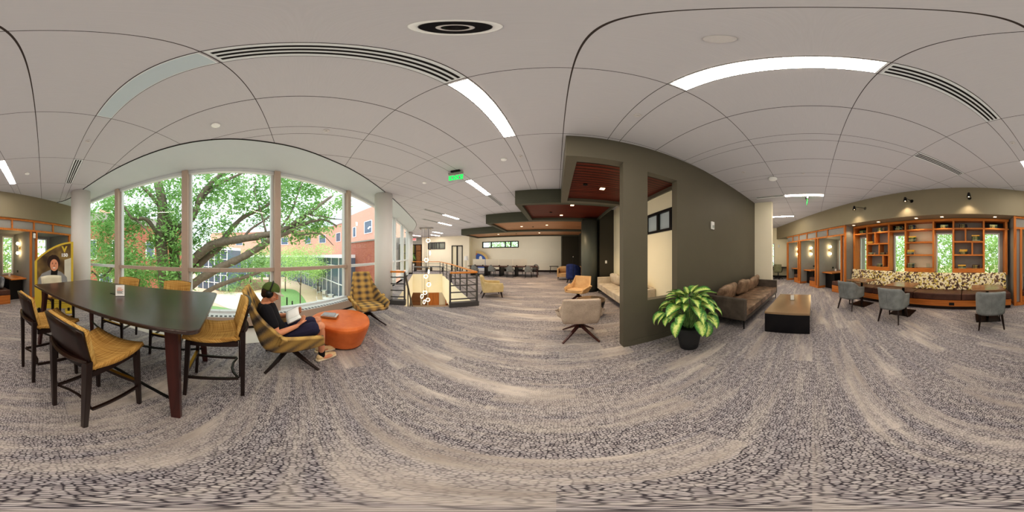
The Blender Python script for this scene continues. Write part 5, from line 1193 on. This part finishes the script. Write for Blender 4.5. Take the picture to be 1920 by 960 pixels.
for x, y, l in ((-.63, -2.28, 'near the poster stand'), (-2.05, .33, 'over the ottoman side of the bay'), (-.63, 2.79, 'past the linear light before the canopies'), (.82, 1.51, 'past the linear light at the dark wall'), (2.25, -3.4, 'over the cafe tables by the slotted vent'), (.81, -2.27, 'in line with the slotted vent on the bookcase side'), (4.05, -2.08, 'nearest the booth end of the soffit'), (3.25, 1.45, 'over the leather sofa'), (3.61, .2, 'over the bronze coffee table'), (.78, -4.57, 'close to the soffit by the poster')):
    if sk is None:
        sk = thing('sprinkler_head', 'small round ceiling sprinkler ' + l, 'sprinkler', (x, y, CEIL), 0, 'round ceiling sprinklers')
        MB().lathe([(.042, -.002), (.04, -.008), (.012, -.012)], 20).build('escutcheon', m['speaker_gray'], sk); MB().lathe([(.01, -.012), (.008, -.028), (.018, -.03), (.018, -.033)], 14).build('deflector', m['speaker_gray'], sk)
    else: dup(sk, (x, y, CEIL), 0, 'small round ceiling sprinkler ' + l)
sk = None
for x, y, l in ((-1.68, -.96, 'above the tall table'), (-.94, 2.82, 'between EXIT sign and canopies'), (.38, -3.6, 'between poster stand and cafe tables'), (-3.0, 2.86, 'near the bay column')):
    if sk is None:
        sk = thing('smoke_detector', 'small white round detector ' + l, 'smoke detector', (x, y, CEIL), 0, 'white round ceiling detectors'); MB().lathe([(.055, -.002), (.053, -.02), (.03, -.028), (0, -.03)], 24).build('cover', m['white'], sk)
    else: dup(sk, (x, y, CEIL), 0, 'small white round detector ' + l)
t = thing('access_point', 'flat white wireless disc on the ceiling above the leather sofa end', 'ceiling device', (3.77, .93, CEIL)); MB().lathe([(.1, -.002), (.11, -.02), (.09, -.045), (0, -.05)], 32).build('cover', m['white'], t)
# ------------------------------------------------------------------ outdoors: courtyard one storey below
GZ = -3.8
def out(u, d, z=0):
    a = (u - 1043) * 2 * PI / 1920; return V((d * math.sin(a), d * math.cos(a), z))
def outv(u, v, d): return out(u, d, 1.5 + d * math.tan((480 - v) * PI / 960))
gr = MB(); gr.lathe([(120, GZ - .3), (120, GZ)], 48, (-40, 0, 0)); struct('ground', gr, m['path'])
def patch(name, pts, mat, h=.02): 
    P = catmull([V(p) for p in pts + pts[:1]], 6)[:-1]; return struct(name, MB().prism([tuple(p) for p in P], GZ - .05, GZ + h), mat)
patch('ground_lawn', [tuple(out(u, d)[:2]) for u, d in ((520, 26), (552, 25), (572, 19), (572, 15), (548, 12.5), (500, 12), (478, 14), (500, 20))], m['grass'], .04)
patch('ground_lawn', [tuple(out(u, d)[:2]) for u, d in ((300, 8), (350, 9.5), (400, 10), (440, 11), (470, 13), (450, 15), (380, 17), (280, 16), (220, 12), (230, 8))], m['grass'], .03)
patch('ground_bed', [tuple(out(u, d)[:2]) for u, d in ((410, 24), (470, 24), (520, 30), (500, 36), (440, 36), (390, 30))], m['mulch'], .05)
patch('ground_terrace', [tuple(out(u, d)[:2]) for u, d in ((400, 18), (450, 15), (500, 17), (505, 22), (470, 23), (410, 22))], m['paving'], .03)
def facade(name, label, P, z0, z1, mat, depth=4, wins=None, roof=None, mull=None, glass=None):
    """P: ground points from left to right; one flat wall per stretch, windows and mullions as parts"""
    t = thing(name, label, 'building', (P[0].x, P[0].y, z0)); o0 = V((P[0].x, P[0].y, z0))
    wl = MB(); wn = []; ml = MB()
    for a, b in zip(P, P[1:]):
        d = (b - a); L = d.length; d.normalize(); n = V((-d.y, d.x, 0)); n = n if n.dot(a) > 0 else -n      # away from the camera
        q = [a - o0 * 1, b - o0, b + n * depth - o0, a + n * depth - o0]
        wl.add([(p.x, p.y, 0) for p in q] + [(p.x, p.y, z1 - z0) for p in q], [(0, 1, 2, 3), (7, 6, 5, 4), (0, 4, 5, 1), (1, 5, 6, 2), (2, 6, 7, 3), (3, 7, 4, 0)])
        if mull:
            k = max(1, round(L / mull[0]))
            for i in range(k + 1):
                p = a + d * (L * i / k) - n * .06 - o0; ml.bar((p.x, p.y, 0), (p.x, p.y, z1 - z0), .13, .1)
            for z in mull[1]: A, B = a - n * .06 - o0, b - n * .06 - o0; ml.bar((A.x, A.y, z), (B.x, B.y, z), .08, .12)
        if wins:
            for f, z, w, h in wins:
                p = a + d * (L * f) - n * .05 - o0; wn.append(((p.x - d.x * w / 2, p.y - d.y * w / 2), (p.x + d.x * w / 2, p.y + d.y * w / 2), z - z0, h, n))
    wl.build('wall', mat, t)
    if mull: ml.build('mullion_grid', m['mullion'], t)
    for A, B, z, h, n in wn:
        w = MB().bar((A[0], A[1], z), (B[0], B[1], z), .16, .1).bar((A[0], A[1], z + h), (B[0], B[1], z + h), .16, .1).bar((A[0], A[1], z), (A[0], A[1], z + h), .12).bar((B[0], B[1], z), (B[0], B[1], z + h), .12).build('window', m['mullion'], t)
        MB().add([(A[0], A[1], z), (B[0], B[1], z), (B[0], B[1], z + h), (A[0], A[1], z + h)], [(0, 1, 2, 3)]).build('pane', m['window_dark'], w)
    if roof:
        r = MB()
        for a, b in zip(P, P[1:]):
            d = (b - a).normalized(); n = V((-d.y, d.x, 0)); n = n if n.dot(a) > 0 else -n
            q = [a - n * roof[1] - o0, b - n * roof[1] - o0, b + n * depth - o0, a + n * depth - o0]
            r.add([(p.x, p.y, z1 - z0) for p in q] + [(p.x, p.y, z1 - z0 + roof[0]) for p in q], [(0, 1, 2, 3), (7, 6, 5, 4), (0, 4, 5, 1), (1, 5, 6, 2), (2, 6, 7, 3), (3, 7, 4, 0)])
        r.build('roof', roof[2], t)
    return t
facade('brick_building', 'red brick building behind the oak on the left side of the bay window', [out(140, 17), out(250, 19), out(352, 25)], GZ, 5.2, m['brick'], 5, [(.25, 1.2, 1.2, 2), (.7, 1.2, 1.2, 2), (.5, -2.6, 1.4, 2.2)], (1.0, .3, m['stone']))
facade('brick_tower', 'narrow red brick stair tower rising beyond the left window bay', [out(186, 24), out(207, 24)], GZ, 8.6, m['brick_orange'], 3, [(.5, 5.0, 1, 1.6)])
facade('glass_building', 'white gridded glass building behind the oak limbs in the second bay', [out(371, 27), out(426, 24)], GZ, 2.4, m['window_dark'], 5, None, (.4, .4, m['mullion']), (1.05, (1.2, 2.4, 3.6, 4.8, 6.0)))
facade('glass_building', 'long low dark glass building far behind the courtyard trees', [out(424, 40), out(548, 42)], GZ, 1.2, m['window_dark'], 5, None, (.5, .4, m['mullion']), (1.6, (2.6,)))
facade('brick_building', 'long orange brick building with pale roof far across the courtyard', [out(395, 58), out(470, 56), out(560, 52), out(625, 44), out(662, 36)], GZ, 9.6, m['brick_orange'], 6, [(.3, 5.2, 2.2, 2.2), (.72, 5.2, 2.2, 2.2)], (2.4, .5, m['roof_metal']))
facade('brick_building', 'tall orange brick building with glass top band beside the right column', [out(648, 33), out(722, 23)], GZ, 9.4, m['brick_orange'], 5, [(.30, 5.0, 1.0, 1.8), (.66, 5.2, 2.0, 2.0)], (1.5, -.6, m['roof_metal']), None)
facade('brick_building', 'near red brick wall with sloping top beside the right column', [out(653, 18.5), out(722, 13.6)], GZ, 2.9, m['brick'], 1.2, None, (.12, .1, m['stone']))
facade('glass_building', 'curved dark glass pavilion with white mullions behind the cafe terrace', [out(u, d) for u, d in ((540, 37), (565, 32), (588, 27), (606, 23.2), (622, 20), (636, 17.8), (648, 16.6))], GZ, 1.3, m['window_dark'], 4, None, (.35, .8, m['mullion']), (2.1, (2.2, 4.2)))
# ------------------------------------------------------------------ trees
def leaves(mb, centres, n, spread, size, flat=.6):
    for c in centres:
        c = V(c)
        for _ in range(n):
            q = V((rnd.gauss(0, 1), rnd.gauss(0, 1), rnd.gauss(0, .75))) * spread * .5; p = c + q
            a = V((rnd.uniform(-1, 1), rnd.uniform(-1, 1), rnd.uniform(-flat, flat))).normalized(); b = a.cross(V((rnd.uniform(-.6, .6), rnd.uniform(-.6, .6), 1))).normalized()
            s = size * rnd.uniform(.6, 1.25); i = len(mb.v)
            mb.v += [tuple(p - a * s), tuple(p + b * s * .42 + a * s * .1), tuple(p + a * s), tuple(p - b * s * .42 + a * s * .1)]; mb.f.append((i, i + 1, i + 2, i + 3))
def tree(name, label, base, trunk, branches, centres, n, spread, size, mat, bark, group=None):
    t = thing(name, label, 'tree', base, 0, group); b0 = V(base); mb = MB()
    for P, r0, r1 in trunk:
        Q = catmull([V(p) - b0 for p in P], 5); mb.tube(Q, 0, 12, radii=[r0 + (r1 - r0) * i / (len(Q) - 1) for i in range(len(Q))])
    mb.build('trunk', bark, t, smooth=True)
    for P, r0, r1 in branches:
        Q = catmull([V(p) - b0 for p in P], 5); MB().tube(Q, 0, 8, radii=[(r0 + (r1 - r0) * i / (len(Q) - 1)) * (1 + .08 * math.sin(i * 1.9)) for i in range(len(Q))]).build('branch', bark, t, smooth=True)
    if centres:
        mb = MB(); leaves(mb, [V(c) - b0 for c in centres], n, spread, size); o = mb.build('foliage', mat, t)
    return t
B = out(312, 9.6, GZ)
tr = [([B, outv(312, 560, 9.5), outv(306, 500, 9.4), outv(302, 440, 9.3), outv(305, 390, 9.0), outv(297, 345, 8.8), outv(285, 300, 8.8), outv(270, 262, 9.0)], .42, .18),
      ([B + V((-.3, .3, 0)), outv(326, 540, 9.8), outv(327, 480, 9.8), outv(318, 430, 9.6), outv(306, 395, 9.2)], .36, .26)]
br = [([outv(330, 540, 9.6), outv(352, 500, 9.0), outv(372, 478, 8.6), outv(400, 458, 8.2), outv(440, 450, 7.8), outv(490, 442, 7.6), outv(530, 432, 7.6), outv(568, 408, 7.7), outv(600, 384, 7.9), outv(622, 368, 8.1)], .30, .06),
      ([outv(345, 520, 9.4), outv(385, 485, 9.0), outv(410, 465, 8.8), outv(425, 440, 8.7), outv(455, 408, 8.7), outv(490, 392, 8.8), outv(520, 370, 9.0)], .22, .07),
      ([outv(330, 560, 9.2), outv(368, 528, 8.4), outv(410, 503, 7.9), outv(445, 487, 7.6), outv(480, 468, 7.5), outv(510, 448, 7.5), outv(537, 437, 7.5), outv(570, 420, 7.6), outv(606, 412, 7.8), outv(632, 424, 8.0)], .24, .04),
      ([outv(345, 575, 9.0), outv(395, 543, 8.0), outv(430, 528, 7.6), outv(470, 516, 7.4), outv(500, 505, 7.6)], .15, .05),
      ([outv(325, 430, 9.6), outv(352, 418, 9.0), outv(366, 398, 8.6), outv(376, 368, 8.3), outv(396, 343, 8.2), outv(422, 322, 8.2), outv(450, 300, 8.4)], .2, .09),
      ([outv(370, 385, 8.5), outv(395, 355, 8.4), outv(425, 338, 8.4), outv(460, 322, 8.6)], .12, .06),
      ([outv(305, 395, 9.2), outv(290, 375, 8.8), outv(275, 358, 8.5), outv(262, 345, 8.4), outv(255, 330, 8.4)], .13, .05),
      ([outv(300, 445, 9.2), outv(275, 412, 8.6), outv(250, 410, 8.2), outv(238, 396, 8.0), outv(228, 380, 7.9)], .13, .04),
      ([outv(255, 412, 8.3), outv(268, 425, 8.2), outv(285, 440, 8.1)], .06, .02),
      ([outv(320, 470, 9.5), outv(335, 440, 8.8), outv(345, 432, 8.5), outv(362, 436, 8.3)], .09, .04),
      ([outv(455, 448, 7.8), outv(470, 430, 7.8), outv(500, 410, 7.8), outv(520, 390, 7.9)], .07, .025), ([outv(540, 430, 7.6), outv(560, 440, 7.5), outv(600, 438, 7.6), outv(625, 460, 7.8)], .05, .015),
      ([outv(500, 440, 7.6), outv(490, 400, 7.6), outv(478, 360, 7.8), outv(480, 335, 8.0)], .05, .02), ([outv(577, 403, 7.7), outv(600, 405, 7.7), outv(625, 410, 7.9), outv(645, 412, 8.1)], .04, .015),
      ([outv(212, 500, 8.2), outv(190, 520, 7.4), outv(172, 508, 7.0)], .06, .03), ([outv(520, 436, 7.6), outv(545, 400, 7.8), outv(560, 360, 8.2), outv(570, 335, 8.4)], .06, .02)]
cen = []
for u0, u1, v0, v1, k in ((215, 345, 395, 540, 85), (165, 235, 360, 520, 50), (225, 345, 315, 400, 26), (350, 520, 300, 395, 52), (355, 500, 395, 470, 30), (365, 420, 470, 520, 8), (520, 645, 310, 400, 34), (520, 640, 395, 450, 20), (430, 530, 480, 525, 8), (240, 350, 515, 560, 8), (200, 640, 250, 310, 22)):
    for _ in range(k): cen.append(outv(rnd.uniform(u0, u1), rnd.uniform(v0, v1), rnd.uniform(8.9, 12.5) if rnd.random() < .8 else rnd.uniform(7.2, 8.8)))
tree('oak_tree', 'great spreading oak with thick grey limbs right outside the bay window', B, tr, br, cen, 85, .62, .13, m['leaf_oak'], m['bark'])
tag(C.objects.get('oak_tree'), 'great spreading oak with thick grey limbs right outside the bay window', 'tree')
def round_tree(u, d, h, r, label, mat, k=26, n=70, size=.13, trunk=.11, base=GZ, pos=None):
    b = V(pos) if pos is not None else out(u, d, base); b.z = base
    tops = [b + V((rnd.uniform(-.6, .6), rnd.uniform(-.6, .6), h * .62)) for _ in range(3)]
    cs = []
    for _ in range(k):
        q = V((rnd.gauss(0, 1), rnd.gauss(0, 1), rnd.gauss(0, 1))).normalized() * r * rnd.uniform(.2, 1) ** .5; q.z *= .8; cs.append(b + V((0, 0, h - r * .8)) + q)
    tree('courtyard_tree', label, b, [([b, b + V((.05, 0, h * .25)), b + V((-.05, .05, h * .4))], trunk, trunk * .7)], [([b + V((-.05, .05, h * .35)), (b + t_) / 2 + V((0, 0, h * .25)) if 0 else b.lerp(t_, .8), t_], trunk * .6, trunk * .2) for t_ in tops], cs, n, r * .42, size, mat, m['bark_thin'], 'trees in the courtyard')
round_tree(563, 17, 6.2, 2.3, 'slim young tree on the lawn left of the cafe terrace', m['leaf_pale'], 36, 110, .1, .07)
round_tree(535, 24, 6.6, 2.8, 'pale green tree behind the lawn, next to the wide window post', m['leaf_pale'], 36, 110, .13, .08)
round_tree(596, 23, 7.0, 3.0, 'leafy tree before the curved glass pavilion', m['leaf_pale'], 40, 110, .13, .09)
round_tree(505, 27, 6.6, 3.0, 'leafy green tree across the courtyard behind the reading man', m['leaf_mid'], 32, 80, .14, .1)
round_tree(470, 31, 7.0, 3.4, 'broad green tree before the low glass building, left of the man', m['leaf_mid'], 34, 80, .16, .1)
round_tree(438, 33, 6.6, 3.0, 'distant green tree right of the gridded glass building', m['leaf_pale'], 28, 80, .16, .1)
round_tree(205, 12.5, 6.8, 2.2, 'green tree between the left window bay and the brick building', m['leaf_mid'], 30, 90, .1, .1)
round_tree(262, 13, 4.8, 1.9, 'small bushy tree left of the oak trunk before the brick wall', m['leaf_oak'], 30, 80, .1, .08)
for i, (s, t_, h, r, mt) in enumerate(((-4.2, 9.0, 6.8, 2.6, 'leaf_pale'), (-2.1, 10.0, 7.6, 2.6, 'leaf_pale'), (.2, 9.4, 7.4, 2.5, 'leaf_pale'), (2.2, 10.2, 8.0, 2.7, 'leaf_pale'), (5.0, 9.6, 7.2, 2.6, 'leaf_pale'), (8.2, 10.4, 7.6, 2.9, 'leaf_pale'), (13.0, 9.0, 7.6, 3.0, 'leaf_pale'))):
    round_tree(0, 0, h, r, 'sunlit pale green tree seen through ' + ['the booth windows behind the poster stand', 'the booth window beside the bench end', 'the window right of the last bookcase unit', 'the window between middle and last bookcase units', 'the window between the first two bookcase units', 'the booth windows left of the bookcase', 'the window at the end of the corridor'][i], m[mt], 44, 75, .13, .14, pos=wp(s, t_, GZ) if i < 6 else out(1450, 17))
round_tree(0, 0, 8.2, 2.8, 'green tree seen through the ribbon window of the far white wall', m['leaf_mid'], 40, 90, .14, .14, pos=(-5.6, 19.5, GZ))
def shrub(u, d, r, h, label, k=9):
    b = out(u, d, GZ); t = thing('shrub', label, 'shrub', b, 0, 'low shrubs in the courtyard'); mb = MB()
    leaves(mb, [V((rnd.uniform(-r, r), rnd.uniform(-r, r), rnd.uniform(.2, h))) for _ in range(k)], 90, r * .6, .09); mb.build('foliage', m['leaf_mid'], t)
shrub(430, 23, 1.4, 1.1, 'low green shrub right of the gridded glass building'); shrub(452, 24, 1.4, 1.0, 'low green shrub on the bed left of the man'); shrub(478, 25, 1.5, 1.1, 'low green shrub behind the cap of the man')
# white cafe furniture on the terrace, bollards
def white_table(): 
    t = thing('garden_table', '', 'table', group='white cafe tables on the terrace'); MB().lathe([(.38, .70), (.38, .73)], 24).build('top', m['white'], t); MB().tube([(0, 0, .02), (0, 0, .7)], .03, 8).build('post', m['white'], t); MB().lathe([(.24, 0), (.24, .03)], 16).build('base', m['white'], t); return t
def white_chair():
    t = thing('garden_chair', '', 'chair', group='white cafe chairs on the terrace'); MB().prism(rrect(.42, .42, .06), .43, .46).build('seat', m['white'], t)
    MB().grid(lambda u, v: ((u - .5) * .42, -.2 - .06 * v, .46 + .4 * v), 4, 3).build('backrest', m['white'], t, solid=.02)
    for sx in (-1, 1):
        for sy in (-1, 1): MB().tube([(sx * .18, sy * .18, .43), (sx * .2, sy * .21, 0)], .014, 6).build('leg', m['white'], t)
    return t
wt0 = white_table(); wc0 = white_chair(); first = [1, 1]
TBL = [(598, 24, 'farthest along the pavilion'), (608, 21.5, 'second farthest along the pavilion'), (620, 19, 'in the middle of the terrace'), (632, 18, 'against the pavilion glass'), (611, 17.3, 'nearest the bay window')]
for i, (u, d, l) in enumerate(TBL):
    p = out(u, d, GZ)
    if i == 0: wt0.location = p; wt0['label'] = 'round white cafe table ' + l
    else: dup(wt0, p, 0, 'round white cafe table ' + l)
    for j, (dx, dy, w) in enumerate(((-.15, -.72, 'left'), (.72, -.15, 'near'))):
        q = p + V((dx, dy, 0)); lab = 'white cafe chair, %s side of cafe table %s' % (w, l); rz = face(-dx, -dy)
        if i == 0 and j == 0: wc0.location = q; wc0.rotation_euler = (0, 0, rz); wc0['label'] = lab
        else: dup(wc0, q, rz, lab)
for u, d, l in ((548, 15.5, 'black bollard light on the lawn, nearer the young tree'), (538, 17.0, 'black bollard light on the lawn beside the window post')):
    t = thing('bollard', l, 'bollard', out(u, d, GZ)); MB().lathe([(.07, 0), (.07, .85), (.05, .9)], 14).build('post', m['black'], t); MB().lathe([(.075, .72), (.075, .8)], 14).build('lamp_band', m['gray_metal'], t)
# ------------------------------------------------------------------ light and camera
w = bpy.data.worlds.new('overcast sky'); bpy.context.scene.world = w; w.use_nodes = True
bg = w.node_tree.nodes['Background']; bg.inputs[0].default_value = (.84, .93, 1, 1); bg.inputs[1].default_value = 1.4
def lamp(name, kind, loc, energy, col, **k):
    l = bpy.data.lights.new(name, kind); l.energy = energy; l.color = col
    for a, v in k.items(): setattr(l, a, v)
    o = bpy.data.objects.new(name, l); C.objects.link(o); o.location = loc; return o
s = lamp('sun', 'SUN', (0, 0, 30), 1.7, (1, .95, .86), angle=R(25)); s.rotation_euler = V((-.35, -.55, -.8)).to_track_quat('-Z', 'Y').to_euler()
for i, p in enumerate(LAMPS):
    l = lamp('wall lamp light', 'SPOT', p + V((0, 0, -.03)), 16, (1, .8, .55), spot_size=R(120), spot_blend=.8, shadow_soft_size=.03); l.rotation_euler = (0, 0, 0)
for s_ in (4.0, 2.9, 1.55, .75, -.82): lamp('downlight light', 'SPOT', wp(s_, 4.78, 2.67), 14, (1, .78, .5), spot_size=R(110), spot_blend=.7, shadow_soft_size=.015)
for x, y, e in ((1.05, 3.62, 60), (.5, 5.1, 60), (.2, 6.45, 60), (-.5, 8.6, 70), (-1.9, 8.8, 70), (-1.2, 11.5, 90), (-4.3, 11.6, 90)): lamp('downlight light', 'SPOT', (x, y, 3.1), e, (1, .74, .45), spot_size=R(125), spot_blend=.8, shadow_soft_size=.015)
cam = bpy.data.cameras.new('camera'); co = bpy.data.objects.new('camera', cam); C.objects.link(co); co.location = (0, 0, 1.5); co.rotation_euler = (PI / 2, 0, R(15.5625))
cam.type = 'PANO'
try: cam.cycles.panorama_type = 'EQUIRECTANGULAR'
except Exception: cam.panorama_type = 'EQUIRECTANGULAR'
cam.clip_start = .02; cam.clip_end = 500
sc = bpy.context.scene; sc.camera = co
sc.view_settings.view_transform = 'Standard'; sc.view_settings.look = 'Medium High Contrast'; sc.view_settings.exposure = .3
sc.cycles.use_denoising = True; sc.cycles.max_bounces = 8; sc.cycles.diffuse_bounces = 5; sc.cycles.transparent_max_bounces = 12; sc.cycles.caustics_reflective = False; sc.cycles.caustics_refractive = False; sc.cycles.sample_clamp_indirect = 4
sc.cycles.use_fast_gi = True; sc.cycles.fast_gi_method = 'ADD'; w.light_settings.ao_factor = .3; w.light_settings.distance = 2.5
